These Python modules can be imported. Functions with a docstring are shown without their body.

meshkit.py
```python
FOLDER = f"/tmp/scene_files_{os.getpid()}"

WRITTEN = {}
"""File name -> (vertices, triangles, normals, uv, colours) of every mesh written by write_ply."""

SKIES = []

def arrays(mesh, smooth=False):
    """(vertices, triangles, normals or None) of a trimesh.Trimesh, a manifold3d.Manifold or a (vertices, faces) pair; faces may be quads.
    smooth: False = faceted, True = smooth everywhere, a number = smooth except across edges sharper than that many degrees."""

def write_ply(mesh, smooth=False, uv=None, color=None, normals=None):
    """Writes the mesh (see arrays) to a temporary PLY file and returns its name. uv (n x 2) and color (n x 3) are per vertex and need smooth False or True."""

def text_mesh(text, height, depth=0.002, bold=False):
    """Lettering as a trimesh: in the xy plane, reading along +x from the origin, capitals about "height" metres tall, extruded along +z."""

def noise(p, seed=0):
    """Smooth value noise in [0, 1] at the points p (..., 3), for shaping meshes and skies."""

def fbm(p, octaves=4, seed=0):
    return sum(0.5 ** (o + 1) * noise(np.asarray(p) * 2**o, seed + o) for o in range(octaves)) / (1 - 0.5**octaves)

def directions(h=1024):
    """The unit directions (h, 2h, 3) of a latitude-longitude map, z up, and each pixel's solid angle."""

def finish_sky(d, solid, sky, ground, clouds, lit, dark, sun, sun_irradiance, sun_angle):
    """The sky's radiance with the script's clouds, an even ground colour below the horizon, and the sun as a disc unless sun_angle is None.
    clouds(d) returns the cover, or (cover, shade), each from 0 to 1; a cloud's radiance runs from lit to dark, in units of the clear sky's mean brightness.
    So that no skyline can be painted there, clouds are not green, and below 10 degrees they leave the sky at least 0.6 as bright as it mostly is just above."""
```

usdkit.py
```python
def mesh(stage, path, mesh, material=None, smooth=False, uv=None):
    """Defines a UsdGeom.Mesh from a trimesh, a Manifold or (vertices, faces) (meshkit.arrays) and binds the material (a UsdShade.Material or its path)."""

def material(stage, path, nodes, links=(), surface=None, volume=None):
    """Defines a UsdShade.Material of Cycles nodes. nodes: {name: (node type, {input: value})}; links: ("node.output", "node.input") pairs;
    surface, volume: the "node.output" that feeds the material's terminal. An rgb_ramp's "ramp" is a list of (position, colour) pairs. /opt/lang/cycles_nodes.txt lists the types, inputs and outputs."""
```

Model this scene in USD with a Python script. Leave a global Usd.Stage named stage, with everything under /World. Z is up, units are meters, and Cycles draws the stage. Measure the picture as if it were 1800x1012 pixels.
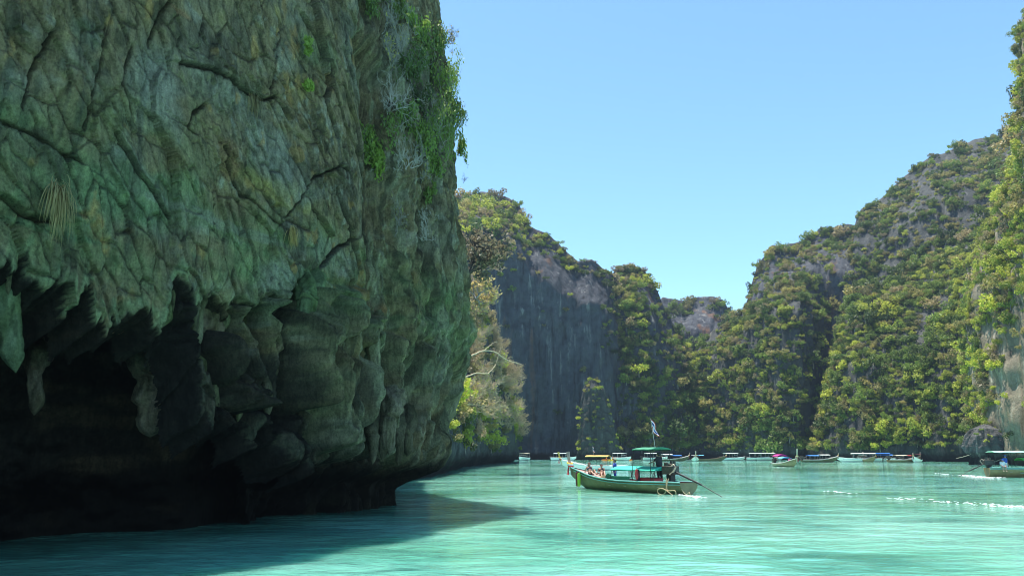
import math, random
import numpy as np, trimesh, usdkit, meshkit
import manifold3d as m3
import shapely
from scipy.spatial import cKDTree
from scipy.ndimage import distance_transform_edt, map_coordinates
from scipy.interpolate import CubicSpline
from pxr import Usd, UsdGeom, UsdLux, UsdShade, Gf, Sdf, Vt

stage = Usd.Stage.CreateInMemory()
UsdGeom.SetStageUpAxis(stage, 'Z')
UsdGeom.SetStageMetersPerUnit(stage, 1.0)
UsdGeom.Xform.Define(stage, '/World')
UsdGeom.Scope.Define(stage, '/World/Looks')

# ------------------------------------------------------------------ camera, sky, sun, exposure
F_PX, CX, CY = 1386.0, 900.0, 506.0
EYE_H = 2.5
TILT = math.atan((795 - 506) / F_PX)
EXPOSURE = 0.9
SUN_EL = math.radians(77.0)
SUN_AZ = math.atan2(-0.74, 0.67)              # atan2(x, y) of the direction towards the sun
SUN_DIR = np.array([math.sin(SUN_AZ) * math.cos(SUN_EL), math.cos(SUN_AZ) * math.cos(SUN_EL), math.sin(SUN_EL)])

cam = UsdGeom.Camera.Define(stage, '/World/camera')
cam.CreateHorizontalApertureAttr(36.0)
cam.CreateVerticalApertureAttr(36.0 * 575 / 1024)
cam.CreateFocalLengthAttr(36.0 * F_PX / 1800)
cam.CreateClippingRangeAttr(Gf.Vec2f(0.1, 8000))
cam.CreateExposureAttr(EXPOSURE)
cam.AddTranslateOp().Set(Gf.Vec3d(0, 0, EYE_H))
cam.AddRotateXOp().Set(90 + math.degrees(TILT))

def mat(name, nodes, links=(), surface=None, volume=None):
    return usdkit.material(stage, '/World/Looks/' + name, nodes, links, surface, volume)

sky = UsdLux.DomeLight.Define(stage, '/World/sky')
sky_m = mat('sky_look', {
    'sky': ('sky_texture', {'sky_type': 'single_scattering', 'sun_disc': False, 'sun_elevation': SUN_EL, 'sun_rotation': SUN_AZ,
                            'altitude': 10.0, 'air_density': 1.0, 'aerosol_density': 0.35, 'ozone_density': 0.2}),
    'tint': ('vector_math', {'math_type': 'multiply', 'vector2': (0.79, 1.055, 1.13)}),
    'bg': ('background_shader', {'strength': 0.12})}, [('sky.color', 'tint.vector1'), ('tint.vector', 'bg.color')], surface='bg.background')
UsdShade.MaterialBindingAPI.Apply(sky.GetPrim()).Bind(sky_m)
sky.GetPrim().SetCustomDataByKey('kind', 'structure')
sun = UsdLux.DistantLight.Define(stage, '/World/sun')
sun.CreateNormalizeAttr(True)
sun.CreateIntensityAttr(1.25)
sun.CreateAngleAttr(0.5)
sun.CreateColorAttr(Gf.Vec3f(1.0, 0.95, 0.87))
sun.AddRotateZOp().Set(math.degrees(-SUN_AZ))
sun.AddRotateXOp().Set(-(90 - math.degrees(SUN_EL)))

# ------------------------------------------------------------------ helpers
used = {}
def numbered(path, name):
    k = used.get((path, name), 0)
    used[(path, name)] = k + 1
    return name if k == 0 else f'{name}_{k:03d}'

def tag(p, label=None, cat=None, group=None, kind=None):
    p = p.GetPrim() if hasattr(p, 'GetPrim') else p
    for k, v in (('label', label), ('category', cat), ('group', group), ('kind', kind)):
        if v:
            p.SetCustomDataByKey(k, v)
    return p

def path_of(parent):
    return '/World' if parent is None else str(parent.GetPath())

def obj(name, mesh, m, parent=None, smooth=30, col=None, label=None):
    base = path_of(parent)
    p = usdkit.mesh(stage, base + '/' + numbered(base, name), mesh, m, smooth)
    if col is not None:
        UsdGeom.PrimvarsAPI(p).CreatePrimvar('col', Sdf.ValueTypeNames.Color3fArray, 'vertex').Set(Vt.Vec3fArray.FromNumpy(col.astype(np.float32)))
    if label:
        tag(p, label)
    return p.GetPrim()

def thing(name, label, cat, loc=(0, 0, 0), rotz=0.0, group=None, scale=None, tilt=None):
    x = UsdGeom.Xform.Define(stage, '/World/' + numbered('/World', name))
    x.AddTranslateOp().Set(Gf.Vec3d(*map(float, loc)))
    x.AddRotateZOp().Set(math.degrees(rotz))
    if tilt is not None:
        x.AddRotateYOp().Set(math.degrees(tilt))
    if scale is not None:
        x.AddScaleOp().Set(Gf.Vec3f(*np.broadcast_to(np.asarray(scale, float), 3).tolist()))
    return tag(x, label, cat, group)

def copy_of(src, name, label, cat, loc, rotz=0.0, group=None, scale=None, tilt=None):
    p = thing(name, label, cat, loc, rotz, group, scale, tilt)
    p.GetReferences().AddInternalReference(src if isinstance(src, Sdf.Path) else src.GetPath())
    p.SetInstanceable(True)
    return p

def class_prim(name):
    return stage.CreateClassPrim('/World/' + name)

cat_ = trimesh.util.concatenate
fbm, noise = meshkit.fbm, meshkit.noise
def n2(a, b, seed=0, octaves=4):
    return fbm(np.stack([a, b, np.full_like(a, 0.37 + seed)], -1), octaves, seed) * 2 - 1

def smoothstep(a, b, x):
    t = np.clip((x - a) / (b - a), 0, 1)
    return t * t * (3 - 2 * t)

CT, ST = math.cos(TILT), math.sin(TILT)
def ray(px, py):
    xc, yc = (px - CX) / F_PX, (CY - py) / F_PX
    return np.array([xc, CT - ST * yc, ST + CT * yc])
def at_depth(px, py, Y):
    d = ray(px, py)
    return np.array([0, 0, EYE_H]) + d * (Y / d[1])
def at_water(px, py, z=0.0):
    d = ray(px, py)
    return np.array([0, 0, EYE_H]) + d * ((z - EYE_H) / d[2])
def to_px(p):
    p = np.asarray(p, float) - [0, 0, EYE_H]
    dep = p[..., 1] * CT + p[..., 2] * ST
    up = -p[..., 1] * ST + p[..., 2] * CT
    return CX + F_PX * p[..., 0] / dep, CY - F_PX * up / dep, dep

def grid_faces(nu, nv):
    i = np.arange(nu * nv).reshape(nu, nv)
    a, b, c, d = i[:-1, :-1], i[1:, :-1], i[1:, 1:], i[:-1, 1:]
    return np.stack([a, b, c, d], -1).reshape(-1, 4)

def unit(v):
    return v / np.maximum(np.linalg.norm(v, axis=-1, keepdims=True), 1e-9)

def quads_tri(f):
    return np.vstack([f[:, [0, 1, 2]], f[:, [0, 2, 3]]])

# ------------------------------------------------------------------ materials
def principled(name, color, rough=0.6, metallic=0.0, noise_scale=0, vary=0.2, bump=0.0, spec=0.5, coat=0.0):
    nodes = {'p': ('principled_bsdf', {'base_color': color, 'roughness': rough, 'metallic': metallic, 'specular_ior_level': spec, 'coat_weight': coat})}
    links = []
    if noise_scale:
        c = np.array(color)
        nodes['t'] = ('texture_coordinate', {})
        nodes['n'] = ('noise_texture', {'scale': noise_scale, 'detail': 6, 'roughness': 0.65})
        nodes['r'] = ('rgb_ramp', {'ramp': [(0.25, tuple(c * (1 - vary))), (0.5, tuple(c)), (0.75, tuple(np.minimum(c * (1 + vary), 0.95)))]})
        links += [('t.object', 'n.vector'), ('n.fac', 'r.fac'), ('r.color', 'p.base_color')]
        if bump:
            nodes['b'] = ('bump', {'strength': bump, 'distance': 0.02})
            links += [('n.fac', 'b.height'), ('b.normal', 'p.normal')]
    return mat(name, nodes, links, surface='p.BSDF')

def leaf_look(name, color, vary=0.35, trans=0.42):
    c = np.array(color)
    lo, hi = c * (1 - vary), c * (1 + vary)
    return mat(name, {
        'o': ('object_info', {}), 'g': ('geometry', {}),
        'a': ('math', {'math_type': 'add'}), 'fr': ('math', {'math_type': 'fraction'}),
        'r': ('rgb_ramp', {'ramp': [(0, tuple(lo)), (0.5, tuple(c)), (1, tuple(hi * [1.05, 1.0, 0.8]))]}),
        'd': ('principled_bsdf', {'roughness': 0.55, 'specular_ior_level': 0.35}), 't': ('translucent_bsdf', {}),
        'm': ('mix_closure', {'fac': trans})},
        [('o.random', 'a.value1'), ('g.random_per_island', 'a.value2'), ('a.value', 'fr.value1'), ('fr.value', 'r.fac'),
         ('r.color', 'd.base_color'), ('r.color', 't.color'), ('d.BSDF', 'm.closure1'), ('t.BSDF', 'm.closure2')], surface='m.closure')

M = {}
M['near_rock'] = mat('near_rock', {
    'c': ('attribute', {'attribute': 'col'}), 'g': ('geometry', {}),
    'n1': ('noise_texture', {'scale': 1.7, 'detail': 8, 'roughness': 0.7, 'distortion': 0.4}),
    'mp': ('mapping', {'scale': (2.2, 2.2, 0.5)}),
    'n2': ('noise_texture', {'scale': 3.0, 'detail': 6, 'roughness': 0.7, 'distortion': 0.6}),
    'n3': ('noise_texture', {'scale': 14.0, 'detail': 7, 'roughness': 0.75}),
    'r1': ('rgb_ramp', {'ramp': [(0.28, (0.52, 0.54, 0.52)), (0.5, (1, 1, 1)), (0.72, (1.4, 1.42, 1.32))]}),
    'r2': ('rgb_ramp', {'ramp': [(0.3, (0.6, 0.62, 0.6)), (0.5, (1, 1, 1)), (0.74, (1.3, 1.3, 1.22))]}),
    'r3': ('rgb_ramp', {'ramp': [(0.3, (0.55, 0.55, 0.55)), (0.5, (1, 1, 1)), (0.7, (1.35, 1.35, 1.35))]}),
    'm1': ('vector_math', {'math_type': 'multiply'}), 'm2': ('vector_math', {'math_type': 'multiply'}), 'm3': ('vector_math', {'math_type': 'multiply'}),
    'b1': ('bump', {'strength': 1.0, 'distance': 0.14}), 'b2': ('bump', {'strength': 1.0, 'distance': 0.06}),
    'p': ('principled_bsdf', {'roughness': 0.9, 'specular_ior_level': 0.06})},
    [('g.position', 'n1.vector'), ('g.position', 'mp.vector'), ('mp.vector', 'n2.vector'), ('g.position', 'n3.vector'),
     ('n1.fac', 'r1.fac'), ('n2.fac', 'r2.fac'), ('n3.fac', 'r3.fac'),
     ('c.color', 'm1.vector1'), ('r1.color', 'm1.vector2'), ('m1.vector', 'm2.vector1'), ('r2.color', 'm2.vector2'), ('m2.vector', 'm3.vector1'), ('r3.color', 'm3.vector2'),
     ('n2.fac', 'b1.height'), ('n3.fac', 'b2.height'), ('b1.normal', 'b2.normal'), ('b2.normal', 'p.normal'), ('m3.vector', 'p.base_color')], surface='p.BSDF')

def far_rock(name, base, pale, dark, rust, rust_at=0.68):
    return mat(name, {
        'g': ('geometry', {}),
        'ms': ('mapping', {'scale': (1, 1, 0.09)}),
        'nb': ('noise_texture', {'scale': 0.035, 'detail': 5, 'roughness': 0.6}),
        'ns': ('noise_texture', {'scale': 0.42, 'detail': 7, 'roughness': 0.68, 'distortion': 0.3}),
        'nf': ('noise_texture', {'scale': 0.5, 'detail': 8, 'roughness': 0.75}),
        'nr': ('noise_texture', {'scale': 0.11, 'detail': 4, 'roughness': 0.6}),
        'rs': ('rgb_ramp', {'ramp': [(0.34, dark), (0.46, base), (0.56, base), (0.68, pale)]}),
        'rf': ('rgb_ramp', {'ramp': [(0.3, (0.55, 0.55, 0.57)), (0.5, (1, 1, 1)), (0.75, (1.35, 1.33, 1.28))]}),
        'rb': ('rgb_ramp', {'ramp': [(0.3, (0.7, 0.72, 0.76)), (0.55, (1, 1, 1)), (0.75, (1.2, 1.16, 1.08))]}),
        'rr': ('map_range', {'from_min': rust_at, 'from_max': rust_at + 0.08, 'to_min': 0.0, 'to_max': 0.7, 'clamp': True}),
        'mr': ('mix_color', {'b': rust}),
        'm1': ('vector_math', {'math_type': 'multiply'}), 'm2': ('vector_math', {'math_type': 'multiply'}), 'm3': ('vector_math', {'math_type': 'multiply'}),
        'xyz': ('separate_xyz', {}), 'zn': ('math', {'math_type': 'multiply_add', 'value2': 2.4}), 'tide': ('rgb_ramp', {'ramp': [(0.0, (0.16, 0.15, 0.14)), (0.55, (0.22, 0.21, 0.19)), (0.8, (1, 1, 1))]}), 'zs': ('map_range', {'from_min': 0.0, 'from_max': 5.0, 'clamp': True}),
        'b': ('bump', {'strength': 0.9, 'distance': 0.7}),
        'p': ('principled_bsdf', {'roughness': 0.9, 'specular_ior_level': 0.2})},
        [('g.position', 'ms.vector'), ('ms.vector', 'ns.vector'), ('ms.vector', 'nr.vector'), ('g.position', 'nb.vector'), ('g.position', 'nf.vector'),
         ('ns.fac', 'rs.fac'), ('nf.fac', 'rf.fac'), ('nb.fac', 'rb.fac'), ('nr.fac', 'rr.value'), ('rr.result', 'mr.fac'), ('rs.color', 'mr.a'),
         ('mr.result', 'm1.vector1'), ('rf.color', 'm1.vector2'), ('m1.vector', 'm2.vector1'), ('rb.color', 'm2.vector2'), ('g.position', 'xyz.vector'), ('nf.fac', 'zn.value1'), ('xyz.z', 'zn.value3'), ('zn.value', 'zs.value'), ('zs.result', 'tide.fac'), ('m2.vector', 'm3.vector1'), ('tide.color', 'm3.vector2'), ('m3.vector', 'p.base_color'),
         ('nf.fac', 'b.height'), ('b.normal', 'p.normal')], surface='p.BSDF')
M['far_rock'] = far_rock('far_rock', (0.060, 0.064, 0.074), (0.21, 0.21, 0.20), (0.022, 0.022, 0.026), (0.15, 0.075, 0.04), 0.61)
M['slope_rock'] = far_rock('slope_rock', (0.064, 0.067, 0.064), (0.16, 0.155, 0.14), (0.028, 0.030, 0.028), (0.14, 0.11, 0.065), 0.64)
M['right_rock'] = far_rock('right_rock', (0.24, 0.205, 0.145), (0.46, 0.42, 0.33), (0.10, 0.085, 0.06), (0.30, 0.20, 0.11), 0.58)

M['boulder_rock'] = far_rock('boulder_rock', (0.10, 0.10, 0.098), (0.42, 0.41, 0.38), (0.03, 0.03, 0.03), (0.15, 0.14, 0.09), 0.66)
# water
M['water'] = mat('lagoon_water', {
    'g': ('geometry', {}),
    'm0': ('mapping', {'scale': (0.6, 1.0, 1.0), 'rotation': (0, 0, 0.25)}),
    'na': ('noise_texture', {'scale': 0.045, 'detail': 4, 'roughness': 0.55, 'distortion': 0.6}),
    'nb': ('noise_texture', {'scale': 0.28, 'detail': 5, 'roughness': 0.6, 'distortion': 0.8}),
    'ra': ('rgb_ramp', {'ramp': [(0.34, (0.075, 0.25, 0.165)), (0.47, (0.125, 0.42, 0.335)), (0.61, (0.245, 0.585, 0.535))]}),
    'rb': ('rgb_ramp', {'ramp': [(0.32, (0.42, 0.58, 0.60)), (0.5, (1, 1, 1)), (0.66, (1.28, 1.16, 1.16))]}),
    'mm': ('vector_math', {'math_type': 'multiply'}), 'nc': ('noise_texture', {'scale': 0.022, 'detail': 3, 'roughness': 0.5, 'distortion': 0.4}), 'rc': ('rgb_ramp', {'ramp': [(0.40, (1, 1, 1)), (0.64, (1.10, 0.98, 0.78))]}), 'mc': ('vector_math', {'math_type': 'multiply'}),
    'n1': ('noise_texture', {'scale': 0.9, 'detail': 3, 'roughness': 0.55, 'distortion': 0.5}),
    'n2': ('noise_texture', {'scale': 3.6, 'detail': 3, 'roughness': 0.6, 'distortion': 0.4}),
    'b1': ('bump', {'strength': 1.0, 'distance': 0.07}), 'b2': ('bump', {'strength': 1.0, 'distance': 0.018}),
    'p': ('principled_bsdf', {'roughness': 0.06, 'ior': 1.33, 'specular_ior_level': 0.5, 'subsurface_method': 'burley', 'subsurface_weight': 1.0, 'subsurface_scale': 2.2, 'subsurface_radius': (0.5, 0.9, 0.8)})},
    [('g.position', 'm0.vector'), ('m0.vector', 'na.vector'), ('m0.vector', 'nb.vector'), ('m0.vector', 'n1.vector'), ('m0.vector', 'n2.vector'),
     ('na.fac', 'ra.fac'), ('nb.fac', 'rb.fac'), ('ra.color', 'mm.vector1'), ('rb.color', 'mm.vector2'), ('g.position', 'nc.vector'), ('nc.fac', 'rc.fac'), ('mm.vector', 'mc.vector1'), ('rc.color', 'mc.vector2'), ('mc.vector', 'p.base_color'),
     ('n1.fac', 'b1.height'), ('n2.fac', 'b2.height'), ('b1.normal', 'b2.normal'), ('b2.normal', 'p.normal')], surface='p.BSDF')

# ------------------------------------------------------------------ water
def build_water():
    r = np.concatenate([np.linspace(0.5, 8, 12), np.geomspace(8.4, 120, 330), np.geomspace(125, 3500, 40)])
    th = np.concatenate([np.linspace(-42, 42, 560), np.linspace(46, 314, 60)]) * math.pi / 180
    R, T = np.meshgrid(r, th, indexing='ij')
    X, Y = R * np.sin(T), R * np.cos(T)
    amp = np.clip(1 - R / 130, 0, 1) * smoothstep(4, 8, R)
    Z = 0.05 * n2(X * 0.35 + Y * 0.1, Y * 0.55, 3, 3) + 0.02 * n2(X * 1.3, Y * 1.9, 4, 2)
    V = np.stack([X, Y, Z * amp], -1).reshape(-1, 3)
    nr, nt = R.shape
    f = grid_faces(nr, nt)
    last = np.arange(nr) * nt + nt - 1
    first = np.arange(nr) * nt
    seam = np.stack([last[:-1], last[1:], first[1:], first[:-1]], -1)
    tri = quads_tri(np.vstack([f, seam]))
    centre = np.stack([np.full(nt, len(V)), np.arange(nt), np.roll(np.arange(nt), -1)], -1)
    V = np.vstack([V, [[0, 0, 0]]])
    tri = np.vstack([tri, centre])
    if np.cross(V[tri[0, 1]] - V[tri[0, 0]], V[tri[0, 2]] - V[tri[0, 0]])[2] < 0:
        tri[:-nt] = tri[:-nt, ::-1]
    c = tri[-nt:]
    if np.cross(V[c[0, 1]] - V[c[0, 0]], V[c[0, 2]] - V[c[0, 0]])[2] < 0:
        tri[-nt:] = c[:, ::-1]
    p = obj('water', (V, tri), M['water'], smooth=True)
    tag(p, 'milky turquoise lagoon water with small ripples between the cliffs', 'water', kind='structure')
build_water()

# ------------------------------------------------------------------ the near cliff
NEAR_PTS = np.array([(-24, -16), (-20.5, -6), (-16.6, 4.5), (-13.1, 12.2), (-10.0, 19.4), (-7.1, 26.0), (-4.4, 32.2), (-2.55, 36.6), (-2.0, 39.2), (-2.5, 42.0), (-4.5, 47), (-7.4, 54), (-9.0, 63), (-9.5, 72)], float)
_ch = np.concatenate([[0], np.cumsum(np.linalg.norm(np.diff(NEAR_PTS, axis=0), axis=1))])
near_spline = CubicSpline(_ch, NEAR_PTS)
_S = np.linspace(0, _ch[-1], 4000)
_P = near_spline(_S)
_ratio = _P[:, 0] / np.maximum(_P[:, 1], 0.05)
_k0 = np.argmax(_P[:, 1] > 1.0)
_kc = _k0 + np.argmax(_ratio[_k0:] > _ratio[_k0:].max() - 1e-9) if False else np.argmax(np.where((_S > 30) & (_P[:, 1] < 46), _ratio, -9))
S_CORNER = _S[_kc]
def near_sz(px, py):
    d = ray(px, py)
    s = np.interp(d[0] / d[1], _ratio[_k0:_kc + 1], _S[_k0:_kc + 1])
    y = near_spline(s)[1]
    return float(s), float(EYE_H + d[2] * y / d[1])
def near_poly(pts):
    return [near_sz(*p) for p in pts]

RES = 0.10
SG0, ZG0, SGN, ZGN = 0.0, -3.0, int(_ch[-1] / RES) + 2, int(40 / RES)
_gs, _gz = np.meshgrid(SG0 + np.arange(SGN) * RES, ZG0 + np.arange(ZGN) * RES, indexing='ij')
def sd_field(poly):
    inside = shapely.contains_xy(shapely.Polygon(poly).buffer(0), _gs.ravel(), _gz.ravel()).reshape(_gs.shape)
    return (distance_transform_edt(inside) - distance_transform_edt(~inside)) * RES
def sample(field, s, z):
    return map_coordinates(field, [(s - SG0) / RES, (z - ZG0) / RES], order=1, mode='nearest')

LIP = [(-420, 430), (-200, 450), (-60, 440), (0, 462), (28, 455), (62, 440), (105, 436), (128, 458), (165, 470), (185, 492), (214, 503), (236, 488), (258, 500), (292, 486), (318, 470), (336, 500), (344, 545), (352, 600), (366, 650), (400, 690), (432, 716), (470, 727), (520, 748), (548, 786), (610, 800)]
deep = sd_field(near_poly(LIP + [(690, 835)]) + [near_sz(735, 880), (near_sz(735, 880)[0], -3.5), (near_sz(-420, 900)[0], -3.5)])
wetz = sd_field(near_poly([(345, 545), (450, 600), (500, 650), (520, 720), (545, 775), (640, 800), (720, 805), (760, 880), (300, 900), (300, 600)]))  # area under the lip where shade is painted into the colour
midr = sd_field(near_poly([(345, 535), (368, 512), (400, 520), (432, 524), (470, 528), (505, 500), (520, 484), (552, 488), (560, 520), (545, 548), (505, 566), (512, 640), (530, 700), (548, 780), (470, 727), (400, 690), (360, 640)]))
vent = sd_field(near_poly([(655, 60), (690, 40), (742, 120), (748, 380), (738, 560), (720, 700), (705, 800), (680, 700), (668, 520), (658, 380)]))
S660, S600, S480 = near_sz(655, 300)[0], near_sz(600, 560)[0], near_sz(480, 620)[0]

RIBS = [(near_poly(p), wd, h) for p, wd, h in (
    ([(546, 520), (528, 560), (516, 620), (517, 700)], 0.34, 1.3), ([(600, 545), (572, 600), (558, 680), (566, 770)], 0.40, 1.2), ([(636, 600), (645, 572), (672, 562), (704, 566)], 0.22, 0.7),
    ([(662, 590), (674, 640), (664, 700), (668, 770)], 0.28, 0.8), ([(690, 735), (682, 795)], 0.32, 0.8), ([(625, 660), (620, 720), (628, 790)], 0.5, 0.7), ([(396, 600), (414, 650), (440, 695)], 0.42, 1.7),
    ([(434, 545), (452, 600), (470, 690)], 0.25, 1.0), ([(484, 540), (488, 600), (486, 700)], 0.25, 0.9), ([(590, 640), (600, 780)], 0.3, 0.6), ([(725, 600), (735, 700), (728, 790)], 0.35, 0.7), ([(760, 620), (765, 720), (755, 800)], 0.4, 0.6), ([(560, 500), (590, 520), (640, 520)], 0.3, 0.4))]
CRACKS = [near_poly(p) for p in (
    [(190, 40), (183, 80), (178, 120), (158, 190), (148, 225)], [(325, 110), (372, 118), (420, 140), (452, 165), (480, 172), (500, 165)], [(430, 335), (470, 372), (500, 400)], [(500, 400), (535, 350), (556, 312), (600, 290), (620, 300)],
    [(300, 0), (280, 45), (272, 75)], [(345, 235), (330, 225), (342, 200), (366, 180)], [(505, 20), (515, 60), (500, 110), (490, 150)], [(560, 20), (585, 60), (600, 120), (585, 180), (600, 240)],
    [(0, 215), (60, 240), (110, 262), (150, 290)], [(200, 240), (240, 300), (275, 345), (300, 380)], [(560, 480), (600, 440), (632, 420)], [(620, 150), (640, 220), (650, 300), (662, 380)], [(90, 60), (60, 130), (40, 190)], [(400, 260), (420, 310), (432, 335)],
    [(530, 175), (560, 230), (575, 280)], [(600, 330), (625, 400), (640, 470)], [(240, 80), (225, 150), (240, 210)], [(0, 345), (50, 380), (100, 385)])]

def voronoi(s, z, size, seed, shear=0.0, aspect=1.5, jitter=1.0):
    """(cell id, distance to nearest edge, offset in the cell) of a jittered, sheared, stretched cell pattern."""
    rng = np.random.default_rng(seed)
    a, b = (s + shear * z) / size, z / (size * aspect)
    n = int(np.ptp(a) + 4), int(np.ptp(b) + 4)
    gi, gj = np.meshgrid(np.arange(n[0]), np.arange(n[1]), indexing='ij')
    pts = np.stack([gi.ravel() + jitter * rng.random(gi.size) + a.min() - 2, gj.ravel() + jitter * rng.random(gi.size) + b.min() - 2], 1)
    q = np.stack([a, b], 1)
    d, i = cKDTree(pts).query(q, k=2)
    v = pts[i[:, 1]] - pts[i[:, 0]]
    edge = (d[:, 1] ** 2 - d[:, 0] ** 2) / (2 * np.maximum(np.linalg.norm(v, axis=1), 1e-6)) * size
    return i[:, 0], edge, (q - pts[i[:, 0]]) * size, len(pts)

def near_displace(s, z, full=False):
    """(outward offset, colour) of the near cliff at (s, z)."""
    shp = s.shape
    s, z = s.ravel(), z.ravel()
    ws = s + 0.22 * n2(s / 1.3, z / 1.3, 21, 4)
    wz = z + 0.22 * n2(s / 1.3, z / 1.3, 22, 4)
    right = smoothstep(S660 - 0.5, S660 + 1.0, s)                 # fluted corner part
    flutey = np.maximum(right, smoothstep(S480 - 1, S480 + 1.5, s) * smoothstep(8.8, 6.8, z))
    face = 1 - flutey
    # profile
    d = np.where(z > 10, -1.7 * (np.maximum(z - 10, 0) / 18) ** 1.15, 0)
    d += -1.5 * smoothstep(9.2, 3.4, z) * right - 0.5 * smoothstep(3.2, 0.6, z) * right - 0.15 * smoothstep(10, 14.5, z) * right - 0.4 * right
    d += -0.05 * np.clip(8 - z, 0, 8) * face
    # large forms
    d += 0.65 * n2(s / 6.5, z / 8.5, 1, 2) + 0.08 * n2(s / 2.3, z / 3.2, 2, 2)
    # slabs
    ws2, wz2 = s + 0.16 * n2(s * 1.3, z * 1.3, 23, 4), z + 0.16 * n2(s * 1.3, z * 1.3, 24, 4)
    crackmask = smoothstep(-0.35, 0.25, n2(s / 4.5, z / 4.5, 31, 3) + 0.02 * (s - 32))
    cid, e, off, n = voronoi(ws, wz, 1.7, 5, shear=0.42, aspect=2.3)
    rng = np.random.default_rng(55)
    h, gx, gz = rng.normal(0, 0.06, n), rng.normal(0, 0.075, n), rng.normal(0, 0.04, n)
    slab = h[cid] + gx[cid] * off[:, 0] + gz[cid] * off[:, 1]
    d += slab * (0.25 + 0.75 * crackmask) * (0.35 + 0.65 * face)
    d -= 0.14 * np.exp(-(e / 0.032) ** 2) * face * (0.05 + 0.95 * smoothstep(0.0, 0.4, n2(s / 2, z / 2, 33, 2)))
    cid, e2, off, n = voronoi(ws * 1.0 + 0.12 * n2(s * 2, z * 2, 8, 2), wz, 0.55, 6, shear=0.5, aspect=1.9)
    h, gx = rng.normal(0, 0.030, n), rng.normal(0, 0.12, n)
    d += (h[cid] + gx[cid] * off[:, 0]) * crackmask * face
    d -= 0.08 * np.exp(-(e2 / 0.022) ** 2) * crackmask * face
    cid, e3, off, n = voronoi(ws + 0.08 * n2(s * 4, z * 4, 18, 2), wz + 0.06 * n2(s * 4, z * 4, 19, 2), 0.24, 7, shear=0.6, aspect=2.2)
    h, gx = rng.normal(0, 0.03, n), rng.normal(0, 0.22, n)
    fine = smoothstep(-0.25, 0.2, n2(s / 2.6, z / 2.2, 34, 3))
    d += (h[cid] + gx[cid] * off[:, 0]) * fine * (0.3 + 0.7 * face)
    # long fractures seen on the face: thin grooves, one side standing proud
    crackdark = np.maximum(0.9 * np.exp(-(e / 0.045) ** 2) * face * smoothstep(-0.1, 0.35, n2(s / 2, z / 2, 33, 2)), 0.75 * np.exp(-(e2 / 0.028) ** 2) * crackmask * face * smoothstep(-0.15, 0.25, n2(s / 1.1, z / 1.1, 35, 2)))
    for k, line in enumerate(CRACKS):
        q = np.array(line)
        best, side = np.full(len(s), 1e9), np.zeros(len(s))
        for a, b in zip(q[:-1], q[1:]):
            ab = b - a
            t = np.clip(((ws2 - a[0]) * ab[0] + (wz2 - a[1]) * ab[1]) / (ab @ ab), 0, 1)
            ex, ez = ws2 - a[0] - t * ab[0], wz2 - a[1] - t * ab[1]
            dist = np.hypot(ex, ez)
            closer = dist < best
            best = np.where(closer, dist, best)
            side = np.where(closer, np.sign(ab[0] * ez - ab[1] * ex), side)
        d += 0.13 * np.exp(-best / 0.6) * (side > 0) * (1 if k % 2 else -1)
        d -= 0.30 * np.exp(-(best / 0.045) ** 2)
        crackdark = np.maximum(crackdark, np.exp(-(best / 0.07) ** 2))
    # fine striae along a diagonal, and pitted grain
    rot = (s * 0.8 + z * 0.6)
    d += 0.022 * n2(rot * 5.0, (z - s * 0.6) * 1.1, 9, 4) * (0.4 + crackmask)
    d += 0.09 * (np.abs(n2(s * 2.2, z * 1.6, 10, 5)) - 0.2)
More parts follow.
